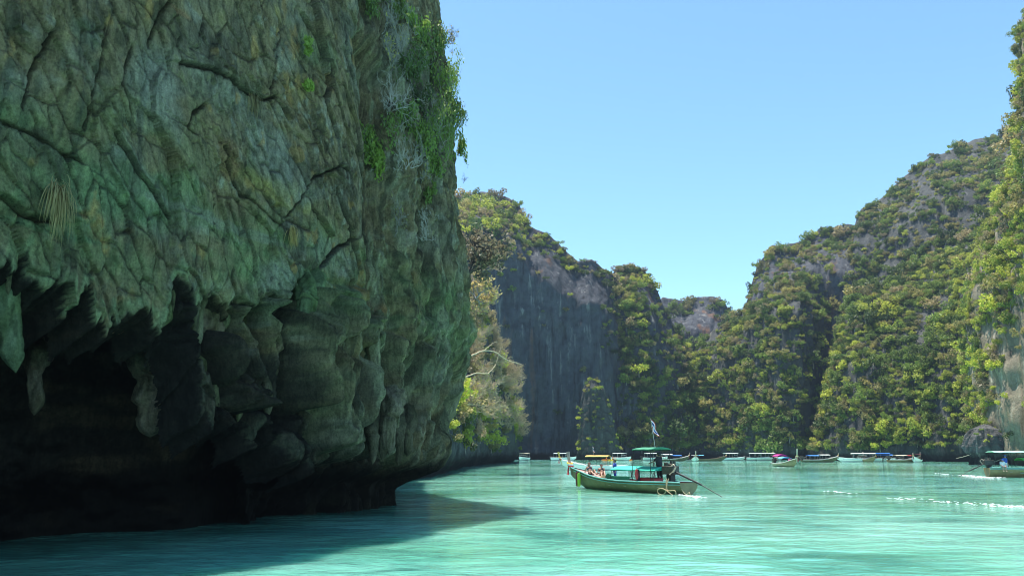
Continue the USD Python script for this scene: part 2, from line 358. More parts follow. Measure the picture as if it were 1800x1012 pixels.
    # flutes
    col_ = lambda n, k: np.sqrt(np.clip(1 - (np.abs(n) * k) ** 2, 0, 1))
    wf = s + 0.35 * n2(s / 1.4, z / 1.8, 27, 3)
    fl = col_(n2(wf * 0.95 + 0.10 * z, wz * 0.20, 11, 2), 5.0)
    fl2 = col_(n2(wf * 2.4 + 0.2 * z, wz * 0.42, 12, 2), 4.5)
    d += flutey * ((0.30 + 0.55 * smoothstep(12, 6, z)) * fl + 0.26 * fl2 + 0.13 * col_(n2(ws * 5.5, wz * 0.7, 20, 2), 4.0) + 0.24 * n2(s * 2.0, z * 1.3, 19, 5) + 0.08 * n2(s * 7, z * 3.5, 25, 4) - 0.45 + 0.35 * n2(s / 0.9, z / 1.6, 13, 3))
    # recesses
    dn = 0.40 * n2(s / 0.8, z / 1.3, 14, 4) + 0.22 * n2(s * 3, z * 1.2, 15, 3)
    def spikes(period, seed, length):
        a = np.abs(n2(s / period, np.full_like(s, seed), seed, 2))
        return length * (np.clip(1 - 3.2 * a, 0, 1) ** 1.5 * (0.35 + 0.65 * np.clip(0.5 + n2(s / 1.1, np.full_like(s, seed + 0.5), seed + 1, 1), 0, 1)) + 0.25 * np.clip(1 - 3 * np.abs(n2(s / (0.35 * period), np.full_like(s, seed), seed + 2, 2)), 0, 1))
    drip = spikes(0.9, 201, 1.5)
    dp, md, vt = sample(deep, s + 0.15 * n2(s / 0.6, z / 0.8, 26, 3), z + drip), sample(midr, s, z + 0.6 * spikes(0.7, 205, 1.2)), sample(vent, s, z)
    r_deep = smoothstep(-0.05, 0.8, dp + dn * 0.75)
    cavey = smoothstep(S600 + 0.5, S600 - 1.0, s)
    d -= r_deep * (cavey * 1.3 + (1 - cavey) * (2.0 + 0.5 * n2(s / 1.4, z / 1.1, 16, 4)))
    r_mid = smoothstep(-0.05, 0.55, md + dn * 0.6)
    d -= r_mid * (2.2 - 0.9 * fl - 0.5 * fl2)
    ribs = np.zeros(len(s))
    for line, wd, hgt in RIBS:
        q = np.array(line)
        best = np.full(len(s), 1e9)
        for a, b in zip(q[:-1], q[1:]):
            ab = b - a
            t = np.clip(((ws2 - a[0]) * ab[0] + (wz2 - a[1]) * ab[1]) / (ab @ ab), 0, 1)
            best = np.minimum(best, np.hypot(ws2 - a[0] - t * ab[0], wz2 - a[1] - t * ab[1]))
        g = np.exp(-(best / wd) ** 4)
        d += hgt * g * np.sqrt(np.clip(1 - 0.6 * (best / wd) ** 2, 0.05, 1))
        d -= 0.35 * hgt * np.exp(-((best - 1.5 * wd) / (0.4 * wd)) ** 2)
        ribs = np.maximum(ribs, g)
    d -= smoothstep(-0.4, 0.9, vt + 0.3 * dn) * 1.15
    # drips along the lip
    lipband = np.exp(-((dp + 0.15) / 0.45) ** 2)
    d += lipband * 0.25 * (0.5 + n2(s / 0.5, z / 1.0, 17, 3))
    d -= 2.0 * smoothstep(2.5, 1.3, z + 0.25 * n2(s / 1.2, z, 18, 3) + 0.6 * spikes(0.8, 209, 1.3)) * (1 - 0.7 * r_deep)
    d -= 1.7 * smoothstep(S600 + 4.5, S600 + 0.2, s) * smoothstep(S600 - 1.6, S600 - 0.6, s) * smoothstep(2.7, 1.4, z + 0.4 * n2(s / 1.2, z, 28, 3))
    # colour: stains, lichens, algae; shade painted below the lip and in the recesses
    def w(a, b, seed, lo, hi, o=4):
        return smoothstep(lo, hi, n2(s / a, z / b, seed, o))[:, None]
    c = np.tile(np.array([0.150, 0.128, 0.084]), (len(s), 1))
    mix = lambda c, k, col: c * (1 - k) + k * np.array(col)
    c = mix(c, w(3.5, 3.0, 41, 0.0, 0.5) * 0.8, (0.145, 0.165, 0.160))
    c = mix(c, w(1.3, 2.8, 42, 0.12, 0.55) * 0.75, (0.105, 0.125, 0.070))
    c = mix(c, w(1.1, 2.2, 43, 0.22, 0.6) * 0.8, (0.215, 0.185, 0.075))
    c = mix(c, w(0.9, 1.4, 44, 0.30, 0.62) * 0.75, (0.22, 0.125, 0.07))
    c = mix(c, w(0.8, 0.8, 45, 0.25, 0.55) * 0.6, (0.24, 0.25, 0.235))
    c = mix(c, w(2.0, 2.4, 46, 0.08, 0.36) * 0.7, (0.065, 0.066, 0.06))
    c = mix(c, w(0.5, 3.5, 47, 0.2, 0.55) * 0.5 * (0.4 + flutey[:, None]), (0.07, 0.066, 0.055))
    c = mix(c, w(0.32, 0.5, 61, 0.12, 0.34) * 0.75 * fine[:, None], (0.215, 0.225, 0.205))
    c = mix(c, w(0.28, 0.55, 62, 0.10, 0.34) * 0.7, (0.048, 0.050, 0.036))
    c = mix(c, w(0.22, 0.3, 63, 0.2, 0.45) * 0.5, (0.15, 0.155, 0.08))
    browny = (right * smoothstep(S660 + 3.8, S660 + 2.2, s))[:, None]
    c = mix(c, 0.55 * browny, (0.105, 0.08, 0.057))
    green = smoothstep(3.2, 0.4, np.abs(z - 8.6 + 0.8 * n2(s / 2, z / 2, 48, 3)))[:, None]
    c = mix(c, green * 0.75 * w(1.6, 1.0, 49, -0.45, 0.35), (0.105, 0.175, 0.095))
    c = mix(c, 0.5 * (smoothstep(8.5, 6.5, z))[:, None] * flutey[:, None] * w(1.0, 2.0, 50, -0.2, 0.5), (0.12, 0.165, 0.115))
    stain = sample_stain(s, z)
    for k, col in stain:
        c = mix(c, k[:, None] * (0.55 + 0.45 * w(0.5, 1.3, 51, -0.3, 0.4)), col)
    c = mix(c, w(0.35, 4.5, 72, 0.16, 0.4) * 0.6, (0.050, 0.054, 0.050))
    c = mix(c, w(2.6, 2.0, 73, 0.10, 0.38) * 0.6 * face[:, None], (0.185, 0.205, 0.20))
    c = mix(c, w(0.6, 0.9, 74, 0.24, 0.42) * 0.65 * face[:, None], (0.25, 0.17, 0.075))
    c = mix(c, w(0.20, 2.6, 75, 0.06, 0.26) * 0.65 * flutey[:, None], (0.21, 0.23, 0.175))
    c = mix(c, w(0.16, 2.2, 76, 0.10, 0.28) * 0.7 * flutey[:, None], (0.045, 0.045, 0.036))
    c = mix(c, 0.75 * np.exp(-((dp + 0.28) / 0.30) ** 2)[:, None] * w(0.4, 0.5, 77, -0.3, 0.2), (0.155, 0.215, 0.135))
    c = c * np.array([1.22, 1.11, 0.93])
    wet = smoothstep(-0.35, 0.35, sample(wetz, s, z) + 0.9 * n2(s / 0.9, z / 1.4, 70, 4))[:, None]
    c = mix(c, wet * 0.85, (0.030, 0.027, 0.022))  # painted shade: hollows below the lip coloured dark
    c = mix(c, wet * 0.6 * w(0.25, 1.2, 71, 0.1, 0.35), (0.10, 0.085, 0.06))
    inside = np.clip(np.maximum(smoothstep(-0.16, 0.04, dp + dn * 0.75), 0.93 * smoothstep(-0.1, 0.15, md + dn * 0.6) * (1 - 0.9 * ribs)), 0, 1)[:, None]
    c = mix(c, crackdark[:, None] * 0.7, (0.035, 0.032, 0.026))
    c = mix(c, inside * 0.96, (0.018, 0.016, 0.014))  # cave mouth and recesses: their shade painted as near-black colour
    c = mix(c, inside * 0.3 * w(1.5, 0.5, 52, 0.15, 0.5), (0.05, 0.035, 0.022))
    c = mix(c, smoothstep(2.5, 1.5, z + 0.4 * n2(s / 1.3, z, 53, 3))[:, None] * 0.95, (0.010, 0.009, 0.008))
    if full:
        return d.reshape(shp), np.clip(c, 0.005, 0.8), (r_deep * (s < S600 - 0.4)).reshape(shp)
    return d.reshape(shp), np.clip(c, 0.005, 0.8)

STAINS = [((420, 270), (560, 390), (0.36, 0.33, 0.13), 0.8), ((230, 150), (300, 270), (0.28, 0.30, 0.14), 0.7), ((210, 200), (330, 330), (0.30, 0.21, 0.12), 0.55), ((390, 230), (430, 330), (0.34, 0.19, 0.09), 0.55),
          ((540, 20), (620, 140), (0.25, 0.31, 0.20), 0.6), ((200, 310), (560, 460), (0.25, 0.28, 0.26), 0.6), ((0, 190), (120, 330), (0.09, 0.085, 0.08), 0.7), ((0, 0), (110, 120), (0.13, 0.12, 0.085), 0.6),
          ((120, 0), (190, 110), (0.15, 0.20, 0.17), 0.6), ((530, 380), (640, 500), (0.24, 0.27, 0.26), 0.55), ((300, 0), (350, 45), (0.34, 0.20, 0.12), 0.5), ((690, 500), (760, 560), (0.27, 0.17, 0.09), 0.5), ((0, 370), (180, 440), (0.13, 0.24, 0.15), 0.8)]
def sample_stain(s, z):
    out = []
    for k, (a, b, col, amt) in enumerate(STAINS):
        s0, z1 = near_sz(*a)
        s1, z0 = near_sz(*b)
        cs, cz, rs, rz = (s0 + s1) / 2, (z0 + z1) / 2, abs(s1 - s0) / 2, abs(z1 - z0) / 2
        q = np.sqrt(((s - cs) / rs) ** 2 + ((z - cz) / rz) ** 2) + 0.55 * n2(s / 0.7, z / 1.1, 60 + k, 4)
        out.append((amt * smoothstep(1.05, 0.6, q), tuple(0.66 * np.array(col))))
    return out

def near_point(s, z, extra=0.0):
    s, z = np.atleast_1d(np.asarray(s, float)), np.atleast_1d(np.asarray(z, float))
    p, t = near_spline(s), near_spline(s, 1)
    t /= np.linalg.norm(t, axis=1, keepdims=True)
    n = np.stack([t[:, 1], -t[:, 0]], 1)
    d, c = near_displace(s, z)
    return np.column_stack([p + n * (d + extra)[:, None], z]), n, c

def near_at(px, py, extra=0.0):
    """The point of the near cliff's surface that the pixel sees, roughly: two steps towards the displaced surface."""
    s, z = near_sz(px, py)
    for _ in range(3):
        p, n, _c = near_point(s, z)
        qx, qy, dep = to_px(p[0])
        s += float((px - qx) / F_PX * dep / max(0.35, abs(near_spline(s, 1)[0]))) * 0.5
        z += float((qy - py) / F_PX * dep)
    p, n, _c = near_point(s, z, extra)
    return p[0], n[0]

near_cliff = tag(UsdGeom.Xform.Define(stage, '/World/' + numbered('/World', 'cliff')), 'huge shaded grey-green limestone cliff overhanging a black cave at the left', 'cliff', kind='structure')

def build_near_cliff():
    sv0, sv1 = near_sz(-40, 300)[0], S_CORNER + 3.5
    s = np.concatenate([np.linspace(0, sv0, 60)[:-1], np.arange(sv0, sv1, 0.038), np.linspace(sv1, _ch[-1], 150)[1:]])
    z = np.concatenate([np.linspace(-1.5, 0, 8)[:-1], np.arange(0, 16.5, 0.038), np.arange(16.5, 28.5, 0.06), np.linspace(28.5, 33, 26)[1:]])
    S, Z = np.meshgrid(s, z, indexing='ij')
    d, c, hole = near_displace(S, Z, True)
    p, t = near_spline(s), near_spline(s, 1)
    t /= np.linalg.norm(t, axis=1, keepdims=True)
    n = np.stack([t[:, 1], -t[:, 0]], 1)
    top = smoothstep(27.5, 33.0, Z + 2.5 * n2(S / 2.5, Z * 0, 95, 4)) ** 2
    V = np.empty(S.shape + (3,))
    V[..., :2] = p[:, None, :] + n[:, None, :] * (d - 2.0 * top)[..., None]
    V[..., 2] = Z + (smoothstep(27.0, 33.0, Z) * 19.0 * smoothstep(S_CORNER - 3, 12, s)[:, None])
    # the top runs back over the cliff, closed by a few more rows
    rows, cols = [], []
    for k, back in enumerate((1.5, 4, 9, 18, 34)):
        r = V[:, -1].copy()
        r[:, 0] -= back
        r[:, 2] += 0.9 * math.sqrt(back) + 1.2 * n2(s / 4, np.full_like(s, back), 90 + k, 3)
        rows.append(r)
        cols.append(np.tile([0.06, 0.09, 0.035], (len(s), 1)))
    r = rows[-1].copy(); r[:, 2] = -1.5
    rows.append(r); cols.append(cols[-1])
    V = np.concatenate([V, np.stack(rows, 1)], 1)
    C = np.concatenate([c.reshape(S.shape + (3,)), np.stack(cols, 1)], 1)
    f = grid_faces(V.shape[0], V.shape[1])
    hole = np.concatenate([hole, np.zeros((len(s), V.shape[1] - hole.shape[1]))], 1).ravel()
    f = f[hole[f].min(1) < 0.93]
    V, C = V.reshape(-1, 3), C.reshape(-1, 3)
    keep = np.zeros(len(V), bool); keep[f] = True
    idx = np.cumsum(keep) - 1
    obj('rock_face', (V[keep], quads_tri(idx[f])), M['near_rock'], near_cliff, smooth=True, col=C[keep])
    # the cave behind the hanging lip
    s = np.concatenate([np.arange(0, near_sz(-60, 600)[0], 0.5), np.arange(near_sz(-60, 600)[0], S600 + 1.2, 0.09)])
    z = np.concatenate([[-1.5], np.arange(-0.4, 11.0, 0.09)])
    S, Z = np.meshgrid(s, z, indexing='ij')
    win = smoothstep(2, 8, S) * smoothstep(S600 + 0.6, S480 - 2.5, S)
    depth = 1.5 + 3.4 * smoothstep(S600 - 3.5, S600 + 0.4, S) + 5.6 * win * np.sqrt(np.clip(1 - (Z / 10.8) ** 2, 0, 1)) - 0.7 * win * smoothstep(2.0, 0.3, Z)
    depth += win * (0.8 * n2(S / 2.2, Z / 1.5, 301, 4) + 0.25 * n2(S / 0.6, Z / 0.35, 302, 4))
    p, t = near_spline(s), near_spline(s, 1)
    t /= np.linalg.norm(t, axis=1, keepdims=True)
    n = np.stack([t[:, 1], -t[:, 0]], 1)
    V = np.concatenate([p[:, None, :] - n[:, None, :] * depth[..., None], Z[..., None]], -1)
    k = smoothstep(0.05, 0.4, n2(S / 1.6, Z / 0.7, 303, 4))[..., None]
    C = np.array([0.022, 0.019, 0.016]) * (1 - k) + np.array([0.06, 0.045, 0.03]) * k  # darkness of the cave put into the rock colour, with brown patches
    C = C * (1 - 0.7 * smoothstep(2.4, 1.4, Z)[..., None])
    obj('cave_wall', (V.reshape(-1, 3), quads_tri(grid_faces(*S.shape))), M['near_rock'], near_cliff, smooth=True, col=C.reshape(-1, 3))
build_near_cliff()
# ------------------------------------------------------------------ the far cliffs
def sheet(spec, seed, look, label, step=3.0, nz=70, buttress=6.0, flute=1.9, rough=0.8, prof=0.6, top_noise=2.0, tops_back=60.0, ledge=0.0, zbase=-2.0, crest=None):
    """A cliff: spec rows are (px, py of the skyline, depth of the foot, depth of the top)."""
    a = np.array(spec, float)
    u = np.concatenate([[0], np.cumsum(np.hypot(np.diff(a[:, 0]), 0.5 * np.diff(a[:, 2])))])
    uu = np.arange(0, u[-1], step)
    px, pyt, db, dt = (np.interp(uu, u, a[:, i]) for i in range(4))
    k = np.ones(5) / 5
    db, dt = (np.convolve(np.pad(q, 2, mode='edge'), k, 'valid') for q in (db, dt))
    foot = np.array([at_depth(x, 800, y)[:2] for x, y in zip(px, db)])
    if crest is None:
        crest = np.array([at_depth(x, p, y) for x, p, y in zip(px, pyt, dt)])
    else:
        c = np.array(crest, float)
        c = np.stack([np.interp(uu, u, c[:, i]) for i in range(3)], 1)
        crest = np.column_stack([foot + c[:, :2], c[:, 2]])
    sarc = np.concatenate([[0], np.cumsum(np.linalg.norm(np.diff(foot, axis=0), axis=1))])
    crest[:, 2] += top_noise * (n2(sarc / 7, np.full_like(sarc, seed), seed, 4) - 0.1)
    t = np.linspace(0, 1, nz)
    T, S = np.meshgrid(t, sarc, indexing='xy')
    ins = prof * T ** 1.6 + (1 - prof) * smoothstep(0.72, 1.0, T)
    if ledge:
        ins = ins + ledge * n2(S / 25, T * 6, seed + 5, 3)
    XY = foot[:, None, :] * (1 - ins[..., None]) + crest[:, None, :2] * ins[..., None]
    Zt = zbase + T * (crest[:, 2][:, None] - zbase)
    tang = np.gradient(foot, axis=0)
    tang /= np.linalg.norm(tang, axis=1, keepdims=True)
    nrm = np.stack([tang[:, 1], -tang[:, 0]], 1)
    fade = 1 - 0.75 * smoothstep(0.75, 1.0, T)
    h = crest[:, 2][:, None] * T
    ws = S + 2.5 * n2(S / 9, h / 14, seed + 7, 3)
    fl = 1 - 2 * np.abs(n2(ws / 5.0, h / 55, seed + 1, 3))
    fl2 = 1 - 2 * np.abs(n2(ws / 1.8, h / 16, seed + 2, 3))
    d = buttress * n2(S / 26, h / 60, seed + 3, 3) + flute * fl + 0.4 * flute * fl2 + rough * 2.2 * n2(S / 3.5, h / 3.5, seed + 4, 5)
    d = (d - 0.7 * 1.4 * flute) * fade - 1.8 * smoothstep(4.0, 1.5, h + 0.8 * n2(S / 4, h, seed + 6, 2))
    XY = XY + nrm[:, None, :] * d[..., None]
    V = np.concatenate([XY, Zt[..., None]], -1)
    rows = []
    away = unit(crest[:, :2] - foot) if label.startswith('sunlit shrub') else unit(crest[:, :2])
    for back, drop in ((3, 0.3), (tops_back * 0.3, 4), (tops_back, 14)):
        r = V[:, -1].copy()
        r[:, :2] += away * back
        r[:, 2] = np.maximum(r[:, 2] - drop, -1)
        rows.append(r)
    r = rows[-1].copy(); r[:, 2] = -2; rows.append(r)
    V = np.concatenate([V, np.stack(rows, 1)], 1)
    p = obj('cliff', (V.reshape(-1, 3), quads_tri(grid_faces(V.shape[0], V.shape[1]))), look, smooth=True)
    tag(p, label, 'cliff', kind='structure')
    return dict(V=V[:, :nz], px=px, T=T, seed=seed)

L = {}
L['back'] = sheet([(1120, 560, 400, 430), (1165, 522, 400, 430), (1185, 525, 400, 430), (1205, 529, 400, 430), (1225, 523, 400, 430), (1250, 520, 400, 425), (1270, 526, 400, 425), (1283, 545, 402, 430), (1290, 575, 410, 440), (1330, 590, 410, 440)], 1,
                  M['far_rock'], 'farthest small flat-topped cliff at the end of the lagoon', prof=0.35)
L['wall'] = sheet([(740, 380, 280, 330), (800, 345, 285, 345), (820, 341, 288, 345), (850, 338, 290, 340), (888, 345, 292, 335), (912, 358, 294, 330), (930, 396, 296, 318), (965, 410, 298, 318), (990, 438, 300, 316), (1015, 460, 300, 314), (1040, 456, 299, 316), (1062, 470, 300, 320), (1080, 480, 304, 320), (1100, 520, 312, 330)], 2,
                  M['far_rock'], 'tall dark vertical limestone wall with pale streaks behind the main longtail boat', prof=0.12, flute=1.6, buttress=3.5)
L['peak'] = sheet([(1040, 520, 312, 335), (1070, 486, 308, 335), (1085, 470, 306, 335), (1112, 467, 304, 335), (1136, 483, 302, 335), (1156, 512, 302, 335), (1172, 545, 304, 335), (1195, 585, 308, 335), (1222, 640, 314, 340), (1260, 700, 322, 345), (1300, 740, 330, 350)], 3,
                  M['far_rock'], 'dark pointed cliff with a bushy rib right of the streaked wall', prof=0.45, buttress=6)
L['upper'] = sheet([(1262, 600, 330, 350), (1300, 560, 325, 345), (1318, 518, 320, 338), (1330, 466, 315, 336), (1360, 430, 312, 338), (1402, 425, 310, 340), (1450, 399, 308, 340), (1490, 391, 305, 335), (1505, 396, 303, 330), (1530, 400, 303, 330)], 4,
                   M['far_rock'], 'blocky grey cliff head above the central green buttress', prof=0.3)
L['ridge'] = sheet([(1498, 420, 292, 330), (1506, 388, 290, 335), (1512, 368, 288, 335), (1535, 357, 285, 335), (1562, 338, 280, 335), (1592, 308, 275, 335), (1640, 271, 268, 330), (1682, 254, 262, 325), (1722, 240, 255, 320), (1750, 237, 250, 315), (1790, 220, 245, 305), (1850, 200, 240, 300)], 5,
                   M['slope_rock'], 'tallest scrub-speckled ridge rising to the right skyline', prof=0.85, ledge=0.03)
L['buttress'] = sheet([(1180, 690, 318, 335), (1222, 620, 314, 335), (1255, 580, 308, 335), (1290, 556, 300, 330), (1325, 525, 288, 325), (1368, 488, 274, 318), (1408, 476, 270, 315), (1432, 490, 278, 312), (1452, 540, 292, 312), (1470, 590, 302, 315), (1490, 650, 308, 318), (1510, 720, 312, 318)], 6,
                      M['slope_rock'], 'central bushy buttress with a sunlit left flank and a dark right side', prof=0.6, buttress=4)
L['slope'] = sheet([(1420, 800, 272, 285), (1432, 760, 262, 285), (1450, 700, 256, 290), (1470, 620, 252, 295), (1490, 535, 248, 298), (1512, 492, 244, 298), (1555, 500, 240, 290), (1600, 461, 234, 290), (1640, 447, 228, 285), (1680, 430, 222, 280), (1722, 410, 215, 275), (1780, 380, 210, 270), (1840, 370, 205, 265)], 7,
                   M['slope_rock'], 'steep sunlit green slope covered in bushes behind the moored boats', prof=0.85, ledge=0.05, buttress=5)
L['right'] = sheet([(1704, 760, 196, 200), (1710, 640, 186, 200), (1720, 480, 178, 200), (1742, 420, 168, 200), (1764, 345, 162, 200), (1796, 275, 156, 196), (1816, 245, 150, 190), (1836, 160, 147, 185), (1848, -40, 143, 180), (1880, -120, 135, 172), (1960, -140, 115, 150)], 8,
                   M['right_rock'], 'pale ochre rock wall and green slope at the right edge', prof=0.55, buttress=2.5)
SHORE_ = [(600, 58, 24), (690, 64, 26), (742, 72, 28), (775, 82, 30), (800, 100, 36), (820, 125, 46), (840, 150, 56), (862, 172, 64), (882, 190, 66), (897, 200, 62), (906, 206, 54), (912, 222, 48), (905, 240, 44)]
SHORE = [(x, d, 1.2 * z) for x, d, z in SHORE_]
L['shore'] = sheet([(x, 0, d, d + 8) for x, d, z in SHORE], 9, M['slope_rock'], 'sunlit shrub-covered shore cliff with a dark undercut foot behind the near corner', prof=0.9, buttress=1.5, flute=0.7, nz=100, tops_back=30,
                   crest=[(-21, 6, z) for x, d, z in SHORE])

# ------------------------------------------------------------------ the air
HAZE = 0.00013
M['haze'] = mat('haze', {'v': ('principled_volume', {'color': (0.62, 0.80, 1.0), 'density': HAZE, 'anisotropy': 0.3})}, [], volume='v.volume')
hb = trimesh.creation.box([760, 760, 200])
hb.apply_translation([0, 210, 94])
tag(obj('haze', hb, M['haze'], smooth=False), 'thin pale blue sea haze filling the lagoon air', 'haze', kind='stuff')

# ------------------------------------------------------------------ plants
def tube(P, R, sides=4):
    P, R = np.asarray(P, float), np.broadcast_to(np.asarray(R, float), len(P))
    t = np.gradient(P, axis=0)
    t /= np.maximum(np.linalg.norm(t, axis=1, keepdims=True), 1e-9)
    ref = np.where(np.abs(t[:, 2:3]) > 0.9, [[1.0, 0, 0]], [[0, 0, 1.0]])
    a = np.cross(t, ref); a /= np.linalg.norm(a, axis=1, keepdims=True)
    b = np.cross(t, a)
    th = np.arange(sides) * 2 * math.pi / sides
    V = (P[:, None] + R[:, None, None] * (np.cos(th)[None, :, None] * a[:, None] + np.sin(th)[None, :, None] * b[:, None])).reshape(-1, 3)
    n = len(P)
    i = np.arange(n - 1)[:, None] * sides + np.arange(sides)[None]
    j = np.arange(n - 1)[:, None] * sides + (np.arange(sides)[None] + 1) % sides
    f = np.stack([i, j, j + sides, i + sides], -1).reshape(-1, 4)
    tri = quads_tri(f)[:, ::-1]
    caps = [[0, k + 1, k] for k in range(1, sides - 1)] + [[(n - 1) * sides, (n - 1) * sides + k, (n - 1) * sides + k + 1] for k in range(1, sides - 1)]
    return V, np.vstack([tri, caps])

def join(parts):
    vs, fs, n = [], [], 0
    for v, f in parts:
        vs.append(v); fs.append(np.asarray(f) + n); n += len(v)
    return np.vstack(vs), np.vstack(fs)

def unit(v):
    return v / np.maximum(np.linalg.norm(v, axis=-1, keepdims=True), 1e-9)

def leaf_quads(rng, P, size, normal=None, aspect=1.6, droop=0.0):
    """One bent diamond of two triangles per point."""
    n = len(P)
    a = unit(rng.normal(size=(n, 3)) + [0, 0, -droop])
    nn = unit(rng.normal(size=(n, 3)) + (0 if normal is None else 1.2 * normal))
    b = unit(np.cross(a, nn))
    sz = size * rng.uniform(0.6, 1.3, (n, 1))
    a, b = a * sz * aspect * 0.5, b * sz * 0.5
    V = np.stack([P - a, P + b, P + a, P - b], 1).reshape(-1, 3)
    i = np.arange(n)[:, None] * 4
    return V, np.vstack([i + [0, 1, 2], i + [0, 2, 3]])

def crown(seed, n=300, flat=0.75, leaf=0.2, lumps=7):
    """Leaves of a bushy crown of about unit radius, in uneven lumps."""
    rng = np.random.default_rng(seed)
    c = rng.normal(size=(lumps, 3)) * [0.5, 0.5, 0.3 * flat] + [0, 0, 0.55 * flat]
    r = rng.uniform(0.28, 0.58, lumps)
    k = rng.choice(lumps, n, p=r ** 2 / (r ** 2).sum())
    dirs = unit(rng.normal(size=(n, 3)) + [0, 0, 0.25])
    P = c[k] + dirs * (r[k] * rng.uniform(0.55, 1.08, n))[:, None] * [1, 1, flat + 0.1]
    return leaf_quads(rng, P, leaf, dirs)

def trunk(seed, h=0.7):
    rng = np.random.default_rng(seed)
    P = np.array([[0, 0, -0.35], [0.03, 0.02, 0.1], [rng.normal() * 0.1, rng.normal() * 0.1, h]])
    return tube(P, [0.07, 0.06, 0.03], 5)

def grow(rng, starts, levels=3, kids=(4, 5, 5), spread=0.7, up=0.15, jitter=0.25, shrink=0.55, segs=5):
    """Branches as (polyline, radii) and their tips; starts are (position, direction, length, radius)."""
    out, tips = [], []
    todo = [(np.array(p, float), unit(np.array(d, float)), l, r, 0) for p, d, l, r in starts]
    while todo:
        p, d, l, r, lev = todo.pop()
        P, dirs = [p], []
        for k in range(segs):
            d = unit(d + rng.normal(size=3) * jitter + [0, 0, up * 0.3])
            P.append(P[-1] + d * l / segs)
            dirs.append(d)
        rad = np.linspace(r, r * 0.45, segs + 1)
        out.append((np.array(P), rad))
        if lev + 1 < levels:
            for _ in range(kids[lev]):
                i = rng.integers(1, segs + 1)
                dd = unit(dirs[i - 1] + rng.normal(size=3) * spread + [0, 0, up])
                todo.append((P[i], dd, l * shrink * rng.uniform(0.7, 1.2), rad[i] * 0.75, lev + 1))
        else:
            tips.append(np.array(P[2:]))
    return out, np.vstack(tips)

def bark(name, color):
    return principled(name, color, 0.85, noise_scale=9, vary=0.35, spec=0.2)
M['bark_grey'] = bark('bark_grey', (0.26, 0.24, 0.21))
M['bark_dark'] = bark('bark_dark', (0.07, 0.06, 0.05))
M['twig_pink'] = bark('twig_pink', (0.50, 0.38, 0.255))
M['bark_pale'] = bark('bark_pale', (0.36, 0.33, 0.29))
M['straw'] = leaf_look('straw', (0.34, 0.26, 0.11), 0.35, 0.3)
LEAF = {
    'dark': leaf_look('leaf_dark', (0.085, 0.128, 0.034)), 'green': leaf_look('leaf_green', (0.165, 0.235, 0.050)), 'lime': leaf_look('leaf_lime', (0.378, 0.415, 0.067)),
    'olive': leaf_look('leaf_olive', (0.287, 0.262, 0.098)), 'dry': leaf_look('leaf_dry', (0.29, 0.245, 0.14), 0.3), 'rust': leaf_look('leaf_rust', (0.26, 0.15, 0.05), 0.3), 'shade_lime': leaf_look('leaf_shade_lime', (0.20, 0.27, 0.055), 0.3), 'straw': leaf_look('leaf_straw', (0.42, 0.35, 0.17), 0.3)}

KINDS = ['dark', 'green', 'lime', 'olive', 'dry']
shapes = [(crown(100 + k, 520, [0.9, 0.65, 0.8, 0.55][k], 0.15, [9, 11, 8, 12][k]), trunk(100 + k)) for k in range(4)]
shrub_class = {}
for kd in KINDS:
    for k, (cm, tm) in enumerate(shapes):
        c = class_prim(f'_shrub_{kd}_{k}')
        obj('crown', cm, LEAF[kd], c, smooth=False)
        obj('trunk', tm, M['bark_grey'], c, smooth=True)
        shrub_class[(kd, k)] = c

def scatter(layer, n, seed, density, mixf, size, spread=0.47):
    """Shrub places on a sheet: density(px, py, nz, T) from 0 to 1; mixf(px, py) gives weights of KINDS; size in metres."""
    rng = np.random.default_rng(seed)
    V, T = layer['V'], layer['T']
    A, B, C = V[:-1, :-1], V[1:, :-1], V[:-1, 1:]
    nrm = np.cross(B - A, C - A)
    area = np.linalg.norm(nrm, axis=-1)
    nrm = nrm / np.maximum(area, 1e-9)[..., None]
    nrm *= np.where((nrm * (A - [0, 0, EYE_H])).sum(-1) > 0, -1, 1)[..., None]
    px, py, dep = to_px(A)
    facing = -(nrm * unit(A - [0, 0, EYE_H])).sum(-1)
    w = area * np.clip(density(px, py, nrm[..., 2], T[:-1, :-1]), 0, 1) * (facing > -0.2) * (px > 720) * (px < 1850) * (py > -60) * (A[..., 2] > 2.5)
    p = (w / w.sum()).ravel()
    i = rng.choice(p.size, n, p=p)
    a, b, c = A.reshape(-1, 3)[i], B.reshape(-1, 3)[i], C.reshape(-1, 3)[i]
    u, v = rng.random((n, 1)), rng.random((n, 1))
    P = a + u * (b - a) + v * (c - a)
    N = nrm.reshape(-1, 3)[i]
    q = px.ravel()[i], py.ravel()[i]
    Wt = np.array([mixf(x, y) for x, y in zip(*q)], float)
    Wt /= Wt.sum(1, keepdims=True)
    kind = (rng.random((n, 1)) > np.cumsum(Wt, 1)).sum(1).clip(0, 4)
    s = size * np.exp(rng.normal(0, spread, n))
    return [dict(p=P[k] + N[k] * 0.15 * s[k], n=N[k], kind=KINDS[kind[k]], s=s[k], rot=rng.random() * 6.283, shape=int(rng.integers(4)), sq=rng.uniform(0.8, 1.25)) for k in range(n)]

